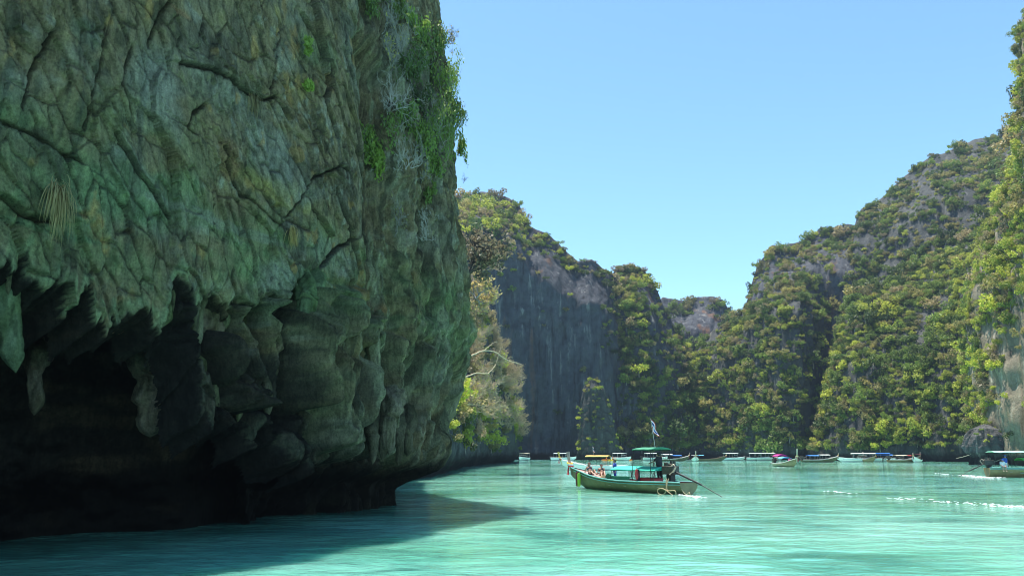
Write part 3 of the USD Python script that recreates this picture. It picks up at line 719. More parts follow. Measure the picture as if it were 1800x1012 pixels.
def patch(px, py, a, b, seed, lo=-0.2, hi=0.3):
    return smoothstep(lo, hi, n2(px / a, py / b, seed, 3))
groups = {}
def d_wall(px, py, nz, T):
    leftslope = smoothstep(945, 900, px + 0.25 * (py - 400)) * smoothstep(470, 430, py)
    return np.maximum(smoothstep(0.86, 0.95, T), leftslope) + 0.02 + 0.05 * smoothstep(0.3, 0.6, nz) + 0.5 * smoothstep(1045, 1075, px) * patch(px, py, 22, 40, 3)
groups['wall'] = scatter(L['wall'], 750, 1, d_wall, lambda x, y: (2, 3, 1.2 + 2.5 * (x < 930), 3, 1.5 + 1.5 * (x < 900)), 1.05)
def d_peak(px, py, nz, T):
    rib = smoothstep(38, 12, np.abs(px - np.interp(py, [470, 520, 600, 700, 790], [1090, 1095, 1110, 1130, 1140])))
    low = smoothstep(1150, 1200, px) * smoothstep(560, 640, py)
    return 0.9 * rib * patch(px, py, 16, 22, 11, -0.45, 0.1) + 0.6 * low * patch(px, py, 18, 18, 12) + 0.08 + 0.6 * smoothstep(0.93, 0.98, T) * patch(px, py, 12, 12, 13)
groups['peak'] = scatter(L['peak'], 1400, 2, d_peak, lambda x, y: (3.0, 3.5, 1.2, 2.5, 0.8), 1.05)
groups['back'] = scatter(L['back'], 240, 3, lambda px, py, nz, T: 0.25 * patch(px, py, 12, 12, 21) + smoothstep(0.8, 0.95, T) * 0.7 + 0.4 * smoothstep(575, 600, py), lambda x, y: (3, 3, 1, 2, 0.5), 1.8)
groups['upper'] = scatter(L['upper'], 600, 4, lambda px, py, nz, T: 0.05 + 0.5 * patch(px, py, 22, 14, 31, -0.1, 0.3) + 0.9 * smoothstep(0.75, 0.9, T), lambda x, y: (2, 3, 1.0, 2.4, 0.7), 0.95)
groups['ridge'] = scatter(L['ridge'], 2900, 5, lambda px, py, nz, T: 0.12 + 0.88 * patch(px, py, 18, 8, 41, -0.1, 0.25), lambda x, y: (3, 3.2, 0.9, 2.6, 0.7), 0.82)
def d_butt(px, py, nz, T):
    dark = smoothstep(1385, 1415, px) * smoothstep(530, 580, py)
    return (0.12 + 0.88 * patch(px, py, 12, 26, 51, -0.15, 0.2)) * (1 - 0.88 * dark)
groups['buttress'] = scatter(L['buttress'], 2200, 6, d_butt, lambda x, y: (2.0, 4, 1.8, 2.5, 0.3), 0.9)
groups['slope'] = scatter(L['slope'], 3100, 7, lambda px, py, nz, T: 0.22 + 0.78 * patch(px, py, 16, 30, 61, -0.25, 0.15), lambda x, y: (2.4, 4.6, 2.8, 1.6, 0.2), 1.0)
def d_right(px, py, nz, T):
    rock = smoothstep(1752, 1772, px + 0.05 * (py - 600) + 14 * n2(px / 20, py / 30, 75, 2)) * smoothstep(520, 580, py)
    return (0.5 + 0.5 * patch(px, py, 16, 20, 71, -0.4, 0.1)) * (1 - 0.93 * rock) + 0.2 * smoothstep(1750, 1735, px)
groups['right'] = scatter(L['right'], 1900, 8, d_right, lambda x, y: (0.7, 2, 4, 2.5, 1.2), 0.9)
groups['shore'] = scatter(L['shore'], 950, 9, lambda px, py, nz, T: 0.35 + 0.65 * patch(px, py, 14, 14, 81, -0.4, 0.1) * smoothstep(792, 760, py), lambda x, y: (0.4, 1.2, 1.8 + 2.5 * (y > 700), 2.5, 4.5 * (y < 720) + 0.5), 0.8)

# which shrubs the camera sees: a coarse depth map of the cliffs
BIN = 6
zb = np.full((1800 // BIN + 1, 1012 // BIN + 1), 1e9)
def splat(V):
    x, y, d = to_px(V.reshape(-1, 3))
    ok = (d > 1) & (x >= 0) & (x < 1800) & (y >= 0) & (y < 1012)
    np.minimum.at(zb, (x[ok].astype(int) // BIN, y[ok].astype(int) // BIN), d[ok])
for l in L.values():
    V = l['V']
    for fu in (0, 0.5):
        for fv in (0, 0.33, 0.67):
            splat((V[:-1, :-1] * (1 - fu) + V[1:, :-1] * fu) * (1 - fv) + fv * (V[:-1, 1:] * (1 - fu) + V[1:, 1:] * fu))
_s, _z = np.meshgrid(np.arange(5, S_CORNER + 6, 0.15), np.arange(0, 32, 0.15), indexing='ij')
splat(near_point(_s.ravel(), _z.ravel())[0])

LABEL = {
    'wall': ('shrub on the rim or face of the dark streaked cliff wall', 'shrubs on the streaked cliff wall'),
    'peak': ('shrub on the bushy rib of the dark pointed cliff', 'shrubs on the pointed cliff'),
    'back': ('shrub on the farthest flat-topped cliff', 'shrubs on the farthest cliff'),
    'upper': ('shrub on the blocky grey cliff head above the central buttress', 'shrubs on the cliff head'),
    'ridge': ('small shrub on the tallest speckled ridge below the right skyline', 'shrubs on the tall ridge'),
    'buttress': ('shrub on the central buttress with the sunlit left flank', 'shrubs on the central buttress'),
    'slope': ('shrub on the steep sunlit green slope above the moored boats', 'shrubs on the sunlit slope'),
    'right': ('shrub on the ochre cliff at the right edge', 'shrubs on the right-hand ochre cliff'),
    'shore': ('shrub on the sunlit shore cliff just past the dark near corner', 'shrubs on the sunlit shore cliff')}
COLOR_WORD = {'dark': 'dark green', 'green': 'green', 'lime': 'bright yellow-green', 'olive': 'olive', 'dry': 'dry brown'}
PLACE = {'wall': 'dark streaked cliff wall', 'peak': 'dark pointed cliff', 'back': 'farthest cliff', 'upper': 'grey cliff head', 'ridge': 'tallest speckled ridge', 'buttress': 'central buttress', 'slope': 'sunlit green slope', 'right': 'ochre cliff', 'shore': 'sunlit shore cliff'}
allp = [(g, q) for g, qs in groups.items() for q in qs]
P_ = np.array([q['p'] + [0, 0, 0.5 * q['s']] for _, q in allp])
qx, qy, qd = to_px(P_)
inside = (qx > 4) & (qx < 1796) & (qy > 4) & (qy < 830)
bx, by = np.clip(qx.astype(int) // BIN, 0, zb.shape[0] - 1), np.clip(qy.astype(int) // BIN, 0, zb.shape[1] - 1)
seen = inside & (qd < zb[bx, by] + 5)
apparent = np.array([q['s'] for _, q in allp]) / qd * seen
SIZE = {g: float(np.median([q['s'] for q in qs])) for g, qs in groups.items()}
gi = np.array([g for g, _ in allp])
YB = {g: (*np.percentile(qy[(gi == g) & seen], [2, 98]), *np.percentile(qx[(gi == g) & seen], [2, 98])) for g in groups}
single = set(np.argsort(-apparent)[:290].tolist())
rest = {}
for i, (g, q) in enumerate(allp):
    if i in single:
        lab, grp = LABEL[g]
        cw = COLOR_WORD[q['kind']]
        k_ = 'large ' if q['s'] > 1.5 * SIZE[g] else 'small ' if q['s'] < 1.05 * SIZE[g] else ''
        band = YB[g]
        hgt = ['near the top', 'above the middle', 'below the middle', 'near the foot'][int(np.clip((qy[i] - band[0]) / max(band[1] - band[0], 1) * 4, 0, 3))]
        side = ['left', 'middle', 'right'][int(np.clip((qx[i] - band[2]) / max(band[3] - band[2], 1) * 3, 0, 2))]
        lab = f'shrub {hgt}, {side} third, of the {PLACE[g]}'
        cw, grp = (k_ + cw), f'shrubs {hgt}, {side} third, of the {PLACE[g]}'
        copy_of(shrub_class[(q['kind'], q['shape'])].GetPath(), 'shrub', f'{cw} {lab}', 'shrub', q['p'], q['rot'], f'{cw} {grp}', (q['s'], q['s'], q['s'] * q['sq']))
    elif qx[i] > 760 and qy[i] > -40:
        rest.setdefault(g, []).append(q)

for g, qs in rest.items():
    pi = UsdGeom.PointInstancer.Define(stage, '/World/' + numbered('/World', 'scrub'))
    names = sorted({(q['kind'], q['shape']) for q in qs})
    for kd, k in names:
        x = UsdGeom.Xform.Define(stage, f'{pi.GetPath()}/{kd}_shrub_{k}')
        usdkit.mesh(stage, str(x.GetPath()) + '/crown', shapes[k][0], LEAF[kd], False)
        usdkit.mesh(stage, str(x.GetPath()) + '/trunk', shapes[k][1], M['bark_grey'], True)
        pi.CreatePrototypesRel().AddTarget(x.GetPath())
    pi.CreateProtoIndicesAttr(Vt.IntArray([names.index((q['kind'], q['shape'])) for q in qs]))
    pi.CreatePositionsAttr(Vt.Vec3fArray([Gf.Vec3f(*map(float, q['p'])) for q in qs]))
    pi.CreateOrientationsAttr(Vt.QuathArray([Gf.Quath(math.cos(q['rot'] / 2), 0, 0, math.sin(q['rot'] / 2)) for q in qs]))
    pi.CreateScalesAttr(Vt.Vec3fArray([Gf.Vec3f(q['s'], q['s'], q['s'] * q['sq']) for q in qs]))
    tag(pi, 'low scrub, the many small ' + LABEL[g][1], 'scrub', kind='stuff')
# ------------------------------------------------------------------ hanging rock in the mouth of the cave: parts of the near cliff
def near_plane(px, py, off):
    s, z = near_sz(px, py)
    for _ in range(8):
        p, t = near_spline(s), near_spline(s, 1)
        t = t / np.linalg.norm(t)
        q = np.array([*(p + np.array([t[1], -t[0]]) * off), z])
        qx, qy, dep = to_px(q)
        s += float((px - qx) / F_PX * dep) / max(0.5, abs(t[0] * 0.9 + t[1] * 0.35)) * 0.8
        z += float((qy - py) / F_PX * dep)
    return q

def lump(P, R, seed, sides=36, rings=50, flute=0.16, small=False, blunt=False):
    if small:
        sides, rings = 12, 22
    P = np.array(P, float)
    u = np.concatenate([[0], np.cumsum(np.linalg.norm(np.diff(P, axis=0), axis=1))])
    t = np.linspace(0, u[-1], rings)
    C = np.stack([np.interp(t, u, P[:, i]) for i in range(3)], 1)
    r = np.interp(t, u, R)
    tip = min(2.6 * r[-1], 0.4 * u[-1])
    cap = np.clip(1 - np.clip((t - (u[-1] - tip)) / tip, 0, 1) ** (5 if blunt else 1.6), 0.02, 1)
    V, f = tube(C, r * cap, sides)
    ax = np.repeat(C, sides, 0)
    dirv = V - ax
    ang = np.tile(np.arange(sides) / sides * 2 * math.pi, rings)
    rr = np.repeat(r, sides)
    k = 1 + flute * 2 * n2(np.cos(ang) * 1.4 + seed, np.sin(ang) * 1.4 + V[:, 2] * 0.25, seed, 3) + 0.55 * n2(V[:, 0] / 0.6 + V[:, 1] / 0.6, V[:, 2] / 0.8, seed + 1, 4) + 0.10 * n2(np.cos(ang) * 5, np.sin(ang) * 5 + V[:, 2] * 0.4, seed + 2, 3) + 0.45 * n2((V[:, 0] + V[:, 1]) / 0.22, V[:, 2] / 0.35, seed + 6, 4)
    V = ax + dirv * (k * (1 + 0.12 * (1 - 2 * np.abs(n2(np.cos(ang) * 3 + seed, np.sin(ang) * 3 + V[:, 2] * 0.15, seed + 5, 2)))))[:, None]
    g = n2(V[:, 0] * 1.2 + V[:, 1], V[:, 2] * 0.9, seed + 3, 4)[:, None]
    g2 = n2(V[:, 0] * 4 + V[:, 1] * 3, V[:, 2] * 1.3, seed + 4, 4)[:, None]
    col = (np.array([0.15, 0.165, 0.115]) + 0.10 * g + 0.08 * g2) * np.array([1.0, 0.82, 0.72])
    return V, f, np.clip(col, 0.02, 0.6)

STAL = [([(8, 500), (14, 560), (22, 610), (28, 655)], [22, 20, 17, 12], -0.9, (0.13, 0.20, 0.13)), ([(176, 520), (200, 548), (218, 588)], [30, 32, 22], -1.2, (0.18, 0.13, 0.09)), ([(226, 545), (236, 590)], [18, 16], -1.0, (0.17, 0.20, 0.11)),
        ([(312, 480), (298, 520), (286, 575)], [17, 12, 8], -0.7, (0.14, 0.19, 0.11)), ([(330, 490), (330, 540), (329, 572)], [11, 9, 6], -0.6, (0.17, 0.18, 0.12)), ([(368, 540), (367, 575), (366, 606)], [20, 25, 19], -0.9, (0.15, 0.15, 0.11)),
        ([(398, 535), (397, 580)], [10, 8], -0.7, (0.15, 0.19, 0.12)), ([(388, 610), (404, 645), (430, 700)], [26, 26, 14], -1.3, (0.16, 0.18, 0.13)), ([(266, 668), (266, 700), (265, 735), (264, 768)], [22, 30, 25, 20], -2.6, (0.24, 0.24, 0.20)),
        ([(258, 480), (222, 515), (205, 540)], [12, 9, 6], -0.7, (0.14, 0.20, 0.12)), ([(300, 486), (262, 530)], [10, 6], -0.6, (0.14, 0.20, 0.13)), ([(540, 530), (530, 575), (526, 618)], [16, 13, 8], 0.1, (0.13, 0.22, 0.12)),
        ([(656, 595), (658, 650), (652, 690)], [11, 9, 6], 0.1, (0.16, 0.19, 0.13)), ([(60, 655), (66, 700), (60, 730)], [12, 10, 6], -3.0, (0.11, 0.11, 0.09)), ([(683, 735), (681, 770), (684, 800)], [12, 11, 7], 0.0, (0.15, 0.16, 0.12)),
        ([(430, 560), (440, 610), (448, 660)], [14, 12, 7], -1.2, (0.12, 0.14, 0.09)), ([(488, 545), (486, 600), (488, 650)], [11, 10, 6], -1.1, (0.11, 0.13, 0.085))]
rng = np.random.default_rng(77)
lip_ = np.array(LIP[2:21], float)
for k in range(46):
    u = rng.random() * (len(lip_) - 1)
    x, y = lip_[int(u)] * (1 - u % 1) + lip_[int(u) + 1] * (u % 1)
    n_, l_, r_ = rng.normal(0, 3), rng.uniform(22, 70), rng.uniform(3.5, 8)
    STAL.append(([(x, y - 14), (x + n_ * 0.4, y + 0.5 * l_), (x + n_, y + l_)], [r_ * 1.3, r_, r_ * 0.55], rng.uniform(-1.1, -0.3), tuple(np.array([0.13, 0.155, 0.10]) * rng.uniform(0.6, 1.2))))
for x, y, l_ in ((575, 770, 40), (598, 775, 34), (618, 780, 42), (640, 782, 30), (655, 790, 40), (672, 792, 34), (700, 795, 38), (716, 790, 30), (556, 764, 36), (540, 752, 44), (470, 700, 46), (450, 690, 40), (500, 715, 44)):
    STAL.append(([(x, y - 26), (x + 1, y), (x, y - 26 + l_ * 1.3)], [10, 8, 4], rng.uniform(-0.9, -0.2), (0.09, 0.10, 0.07)))
for k, (line, rpx, off, tint) in enumerate(STAL):
    P = [near_plane(x, y, off) for x, y in line]
    dep = to_px(P[0])[2]
    R = [r / F_PX * dep for r in rpx]
    nrm = near_plane(line[0][0], line[0][1], off) - near_plane(line[0][0], line[0][1], off - 1)
    back = -unit(nrm * [1, 1, 0])
    P = [P[0] + back * (2.6 if off < -2 else 1.0) + np.array([0, 0, 0.9]), P[0] + back * 0.35 + np.array([0, 0, 0.45])] + P
    V, f, col = lump(P, [R[0] * 1.9, R[0] * 1.5] + R, 300 + 7 * k, flute=0.26, small=max(rpx) < 11, blunt=k in (1, 5, 8))
    col *= np.array(tint) / np.array([0.15, 0.165, 0.115])
    obj('stalactite', (V, f), M['near_rock'], near_cliff, smooth=True, col=col)

# ------------------------------------------------------------------ plants on the near cliff
def grass_tuft(seed, n=150, L=0.9):
    rng = np.random.default_rng(seed)
    parts = []
    for _ in range(n):
        d = unit(np.array([rng.uniform(0.3, 0.8), rng.normal(-0.1, 0.20), rng.uniform(-0.3, 0.6)]))
        P, p = [], np.array([rng.normal(0, 0.03), rng.normal(0, 0.07), rng.normal(0, 0.12)])
        ll = L * rng.uniform(0.6, 1.15)
        for i in range(6):
            P.append(p)
            d = unit(d + np.array([-0.12, 0.04, -0.75]))
            p = p + d * ll / 5
        P = np.array(P)
        side = unit(np.cross(P[-1] - P[0], [0.3, 0.2, 1])) * 0.009
        wdt = np.array([1, 1.1, 1, 0.8, 0.5, 0.05])[:, None]
        V = np.vstack([P - side * wdt, P + side * wdt])
        i = np.arange(5)
        f = np.vstack([np.stack([i, i + 1, i + 7], 1), np.stack([i, i + 7, i + 6], 1)])
        parts.append((V, f))
    return join(parts)
def toward(n, roll=0.0):
    return math.atan2(n[1], n[0]) + roll
for k, (x, y, sz, lab) in enumerate([(442, 168, 1.0, 'drooping straw-coloured grass tuft high on the middle of the shaded near cliff'), (88, 338, 1.25, 'long drooping dry grass tuft near the left edge above the cave'),
                                     (503, 405, 0.75, 'small dry grass tuft below the yellow stained slab of the near cliff'), (716, 482, 0.9, 'yellowish grass tuft in the dark crease near the cliff corner')]):
    p, n = near_at(x, y, 0.22)
    t = thing('grass_tuft', lab, 'grass tuft', p, toward(n), scale=sz)
    obj('blades', grass_tuft(40 + k), M['straw'], t, smooth=False)

def leafy(seed, size, mode, leaf, leaf_size=0.11, bark='bark_grey', n_leaf=520, levels=3):
    """(branches mesh, leaves mesh) of a shrub growing out along +x and up."""
    rng = np.random.default_rng(seed)
    starts = [((0, rng.normal(0, 0.08), rng.normal(0, 0.08)), (rng.uniform(0.3, 0.9), rng.normal(0, 0.6), rng.uniform(0.1, 1.0)), size * rng.uniform(0.6, 1.0), 0.013 * size + 0.005) for _ in range(4 if mode != 'gnarled' else 1)]
    br, tips = grow(rng, starts, levels=levels, kids=(5, 5, 4), spread=0.75, up=0.25, jitter=0.28 if mode != 'gnarled' else 0.45, shrink=0.55)
    bm = join([tube(P, np.maximum(R, 0.0045), 4) for P, R in br])
    lm = None
    if n_leaf:
        k = rng.integers(0, len(tips), n_leaf)
        P = tips[k] + rng.normal(size=(n_leaf, 3)) * 0.10 * size
        lm = leaf_quads(rng, P, leaf_size, np.tile([0, 0, 1.0], (n_leaf, 1)), 2.0, 0.4)
    return bm, lm

NEAR_PLANTS = [
    (668, 60, 1.5, 'bare', None, 'tangle of bare grey twigs at the top of the dark crease in the near cliff'), (705, 108, 1.6, 'bare', None, 'bare grey twiggy shrub just under the highest greenery of the near cliff'),
    (690, 205, 1.9, 'pale', None, 'leafless shrub with long pale curved branches across the middle of the cliff greenery'), (712, 300, 1.3, 'pale', None, 'leafless pale-branched shrub below the cliff greenery'),
    (690, 410, 0.9, 'bare', None, 'small bare shrub low in the brown crease of the near cliff'), (748, 418, 0.9, 'pale', None, 'small leafless shrub with whitish twigs low on the cliff corner'),
    (692, 28, 0.8, 'leafy', 'lime', 'small bright green shrub at the very top of the near cliff crease'), (742, 118, 1.7, 'leafy', 'green', 'uppermost large green shrub on the corner of the near cliff'),
    (770, 160, 1.7, 'leafy', 'green', 'dense green shrub at the cliff corner beside the sky edge'), (715, 150, 1.2, 'leafy', 'dark', 'dark green shrub in the upper crease of the near cliff'),
    (752, 238, 1.8, 'leafy', 'green', 'broad green shrub halfway up the cliff corner'), (790, 258, 1.5, 'leafy', 'lime', 'bright yellow-green shrub leaning over the cliff corner edge'), (680, 225, 1.2, 'leafy', 'green', 'narrow green shrub on the left side of the crease'),
    (670, 272, 0.9, 'leafy', 'lime', 'sunny lime green spray left of the crease'), (684, 305, 0.9, 'leafy', 'lime', 'lime green spray hanging just below another one left of the crease'), (760, 305, 0.7, 'leafy', 'green', 'small green shrub below the broad one on the corner'),
    (752, 355, 0.6, 'leafy', 'lime', 'tiny bright shrub lowest on the cliff corner'), (538, 88, 0.22, 'leafy', 'lime', 'tiny leaf spray on bare rock, upper middle of the near cliff'), (542, 158, 0.28, 'leafy', 'lime', 'tiny leaf spray on bare rock beside the straw grass tuft'),
    (650, 15, 1.0, 'leafy', 'green', 'green shrub cut by the top edge, left of the crease'), (785, 205, 1.3, 'leafy', 'green', 'green shrub on the cliff edge with leaves against the sky'),
    (728, 60, 1.2, 'leafy', 'green', 'green shrub near the top of the strip between crease and corner'), (725, 200, 1.2, 'leafy', 'dark', 'dark green shrub in the middle of the strip between crease and corner'), (768, 90, 1.1, 'leafy', 'green', 'green shrub just left of the topmost stretch of the cliff edge'),
    (715, 260, 1.1, 'leafy', 'green', 'loose green shrub low in the strip right of the crease'), (735, 320, 0.9, 'bare', None, 'grey twiggy shrub under the leafy strip'), (772, 210, 1.2, 'bare', None, 'bare twigs among the leaves near the cliff edge'), (655, 110, 1.0, 'bare', None, 'bare twigs at the left rim of the crease near the top'),
    (800, 70, 0.9, 'bare', None, 'bare dark twigs sticking out from the cliff edge near the top'), (806, 152, 0.8, 'bare', None, 'thin bare twigs on the cliff edge above the leafy corner shrub'), (818, 262, 0.9, 'leafy', 'green', 'small leafy branch reaching out over the sky from the cliff edge'),
    (826, 318, 1.0, 'gnarled', None, 'crooked bare branch hooked against the sky above the far hill')]
for k, (x, y, sz, mode, lf, lab) in enumerate(NEAR_PLANTS):
    edge = x > 795
    if edge:
        p = at_depth(x - 12, y + 8, 40.2)
        rot = 0.15
    else:
        p, n = near_at(x, y, 0.1)
        rot = toward(n)
        sz *= 1.1
    t = thing('shrub', lab, 'shrub', p, rot, scale=(0.55, 1.0, 1.15))
    bm, lm = leafy(500 + k, sz, mode, lf, n_leaf=int(180 + 560 * sz) if lf else (60 if mode == 'bare' else 0), leaf_size=0.13 if lf == 'lime' else 0.10, levels=4 if mode in ('bare', 'pale') else 3)
    obj('branches', bm, M['bark_pale'] if mode == 'pale' else M['bark_dark'] if edge else M['bark_grey'], t, smooth=True)
    if lm is not None:
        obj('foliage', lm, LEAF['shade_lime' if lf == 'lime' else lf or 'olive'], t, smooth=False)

# ------------------------------------------------------------------ bare shrubs and trees of the sunlit shore
def twig_bush(seed, levels=4, sides=3, leaf=0, leafsz=0.16, up=0.35):
    rng = np.random.default_rng(seed)
    starts = [((rng.normal(0, 0.05), rng.normal(0, 0.05), -0.1), (rng.normal(0.15, 0.5), rng.normal(0, 0.5), 0.8), 0.75 * rng.uniform(0.7, 1.1), 0.035) for _ in range(4)]
    br, tips = grow(rng, starts, levels=levels, kids=(5, 6, 5), spread=0.65, up=up, jitter=0.2, shrink=0.62, segs=4)
    bm = join([tube(P, np.maximum(R, 0.007), sides) for P, R in br])
    lm = None
    if leaf:
        k = rng.integers(0, len(tips), leaf)
        lm = leaf_quads(rng, tips[k] + rng.normal(size=(leaf, 3)) * 0.05, leafsz)
    return bm, lm
bare_class = []
for k in range(3):
    c = class_prim(f'_bare_bush_{k}')
    bm, lm = twig_bush(700 + k, leaf=[420, 420, 160][k], leafsz=0.06)
    obj('branches', bm, M['twig_pink'], c, smooth=False)
    if lm is not None:
        obj('foliage', lm, [LEAF['dry'], LEAF['straw'], LEAF['lime']][k], c, smooth=False)
    bare_class.append(c)
for k, q in enumerate(scatter(L['shore'], 95, 77, lambda px, py, nz, T: smoothstep(800, 830, px) * smoothstep(775, 740, py) * smoothstep(420, 470, py), lambda x, y: (1, 0, 0, 0, 0), 3.0, 0.25)):
    c = int(k * 7 % 3)
    where = ['with dry leaves', 'with straw leaves', 'with green leaves'][c]
    bx_, by_, _d = to_px(q['p'])
    at = ['top', 'upper part', 'lower part', 'foot'][int(np.clip((by_ - 440) / 85, 0, 3))] + [' beside the near cliff', '', ' at its far end'][int(np.clip((bx_ - 800) / 38, 0, 2))]
    sz_ = 'large ' if q['s'] > 3.4 else 'small ' if q['s'] < 2.6 else ''
    copy_of(bare_class[c].GetPath(), 'bare_shrub', f'{sz_}pinkish shrub {where} on the shore cliff, {at}', 'shrub', q['p'], 0.6 * (k % 5) - 1.0, f'{sz_}pinkish shrubs {where} on the shore cliff, {at}', q['s'], 0.6)
def tree(label, base, size, rot, seed, leafm, nleaf, lsz, barkm, tilt, levels=4):
    t = thing('tree', label, 'tree', base, rot, None, size, tilt)
    bm, lm = twig_bush(seed, levels, 4, nleaf, lsz, 0.2)
    obj('branches', bm, barkm, t, smooth=True)
    if lm is not None:
        obj('crown', lm, leafm, t, smooth=False)
tree('tree with sparse pale brown leaves leaning out high above the bare shrubs', at_depth(826, 478, 98), 4.6, 0.0, 811, LEAF['dry'], 1500, 0.075, M['bark_dark'], 0.75)
tree('smaller brown-leaved tree behind the top one on the shore cliff', at_depth(838, 520, 125), 4.4, 0.6, 812, LEAF['straw'], 1100, 0.07, M['bark_grey'], 0.6)
rng = np.random.default_rng(9)
t = thing('fallen_branch', 'long whitish bare branch reaching right from the cliff corner through pink twigs', 'branch', (0, 0, 0))
for line, r0 in (([(806, 640), (830, 624), (852, 615), (870, 618), (890, 632), (916, 640)], 0.14), ([(852, 615), (862, 606), (872, 600)], 0.07), ([(806, 668), (836, 655), (860, 656), (872, 640), (880, 610)], 0.11)):
    P = np.array([at_depth(x, y, 74 + 0.08 * (x - 806)) for x, y in line])
    u = np.linspace(0, 1, len(P)); uu = np.linspace(0, 1, 24)
    P = np.stack([np.interp(uu, u, P[:, i]) for i in range(3)], 1) + rng.normal(0, 0.02, (24, 3))
    obj('limb', tube(P, np.linspace(r0, r0 * 0.35, 24) * 0.6, 6), M['twig_pink'], t, smooth=True)

# ------------------------------------------------------------------ rock pinnacle and boulder
def spire(rows, D, seed, sides=90, nz=110):
    """A rock column: rows are (py, left px, right px) seen at depth D."""
    a = np.array(rows, float)
    py = np.linspace(a[0, 0], a[-1, 0], nz)
    l, r = np.interp(py, a[:, 0], a[:, 1]), np.interp(py, a[:, 0], a[:, 2])
    th = np.arange(sides) / sides * 2 * math.pi
    V = []
    for y, x0, x1 in zip(py, l, r):
        c, rad = at_depth((x0 + x1) / 2, y, D), (x1 - x0) / 2 / F_PX * D * 1.0
        rr = rad * (1 + 0.45 * n2(np.cos(th) * 1.6 + seed, np.sin(th) * 1.6 + c[2] * 0.06, seed, 3) + 0.22 * (1 - 2 * np.abs(n2(np.cos(th) * 4, np.sin(th) * 4 + c[2] * 0.05, seed + 1, 2)))) + 0.95 * n2(np.cos(th) * 4, np.sin(th) * 4 + c[2] * 0.6, seed + 2, 5)
        V.append(np.stack([c[0] + rr * np.cos(th), c[1] + rr * np.sin(th) * 0.8, np.full(sides, c[2]) + 0.3 * n2(np.cos(th) * 2, np.sin(th) * 2 + c[2], seed + 3, 2)], 1))
    V = np.array(V)
    i = np.arange(nz - 1)[:, None] * sides + np.arange(sides)[None]
    j = np.arange(nz - 1)[:, None] * sides + (np.arange(sides)[None] + 1) % sides
    f = quads_tri(np.stack([i, j, j + sides, i + sides], -1).reshape(-1, 4))
    top = V[0].mean(0) + [0, 0, 0.4]
    W = np.vstack([V.reshape(-1, 3), [top]])
    f = np.vstack([f, np.stack([np.full(sides, len(W) - 1), (np.arange(sides) + 1) % sides, np.arange(sides)], 1)])
    return (W, f), V
pinn = thing('rock_pinnacle', 'slender rock pinnacle standing in front of the dark streaked wall', 'rock pinnacle')
mesh, PV = spire([(668, 1036, 1046), (684, 1029, 1060), (710, 1025, 1068), (740, 1024, 1074), (775, 1022, 1080), (803, 1020, 1084), (812, 1022, 1082)], 282, 901)
obj('rock', mesh, M['slope_rock'], pinn, smooth=True)
rng = np.random.default_rng(31)
for k in range(60):
    if k < 8:
        p, s_ = PV[rng.integers(0, 6), rng.integers(0, 90)], 0.9
    else:
        r_ = rng.integers(8, 100); p = PV[r_, (rng.integers(48, 88) if rng.random() < 0.8 else rng.integers(36, 52)) % 90]; s_ = rng.uniform(0.6, 1.1)
    kd = ['green', 'lime', 'olive'][rng.integers(3)]
    copy_of(shrub_class[(kd, int(rng.integers(4)))].GetPath(), 'shrub', f'{COLOR_WORD[kd]} shrub ' + (wh := ('on the tip' if k < 8 else ['high', 'halfway', 'low'][min(2, r_ // 34)] + (' on the right side' if p[0] > PV[r_].mean(0)[0] else ' on the left side'))) + ' of the slender rock pinnacle', 'shrub', p, rng.random() * 6, f'{COLOR_WORD[kd]} shrubs {wh} of the rock pinnacle', s_)
boul = thing('boulder', 'rugged grey boulder with an undercut foot standing in the water at the right', 'boulder')
mesh, BV = spire([(748, 1722, 1738), (754, 1712, 1750), (766, 1706, 1760), (784, 1703, 1764), (794, 1706, 1764), (799, 1714, 1768), (804, 1716, 1772), (816, 1714, 1776)], 168, 911)
obj('rock', mesh, M['boulder_rock'], boul, smooth=True)
for k in range(9):
    p = BV[rng.integers(3, 45), rng.integers(50, 88)]
    copy_of(shrub_class[('green' if k % 2 else 'lime', k % 4)].GetPath(), 'shrub', 'small ' + ('green' if k % 2 else 'yellow-green') + ' shrub growing on the grey boulder', 'shrub', p, rng.random() * 6, ('green' if k % 2 else 'yellow-green') + ' shrubs on the boulder', 0.45)
# ------------------------------------------------------------------ people
SKIN = principled('skin', (0.40, 0.22, 0.15), 0.5, noise_scale=6, vary=0.1)
SKIN2 = principled('skin_tanned', (0.22, 0.115, 0.07), 0.5, noise_scale=6, vary=0.1)
CLOTH = {k: principled('cloth_' + k, c, 0.85, noise_scale=14, vary=0.25) for k, c in dict(black=(0.012, 0.012, 0.014), blue=(0.03, 0.08, 0.40), white=(0.72, 0.72, 0.72), red=(0.45, 0.025, 0.03), pink=(0.62, 0.06, 0.25), navy=(0.02, 0.025, 0.06), grey=(0.3, 0.3, 0.32), orange=(0.7, 0.2, 0.02)).items()}
HAIR = {k: principled('hair_' + k, c, 0.6, noise_scale=30, vary=0.4) for k, c in dict(black=(0.012, 0.010, 0.009), brown=(0.10, 0.045, 0.025)).items()}

def ball(p, r, seg=12):
    return m3.Manifold.sphere(r, seg).translate(tuple(map(float, p)))
def capsule(a, b, ra, rb):
    return m3.Manifold.batch_hull([ball(a, ra), ball(b, rb)])
def mm(man, smooth_it=True, size=0.035):
    if smooth_it:
        man = man.refine_to_length(size)
    m = man.to_mesh()
    t = trimesh.Trimesh(m.vert_properties[:, :3], m.tri_verts, process=True)
    if smooth_it:
        trimesh.smoothing.filter_taubin(t, lamb=0.5, nu=0.53, iterations=6)
    return t

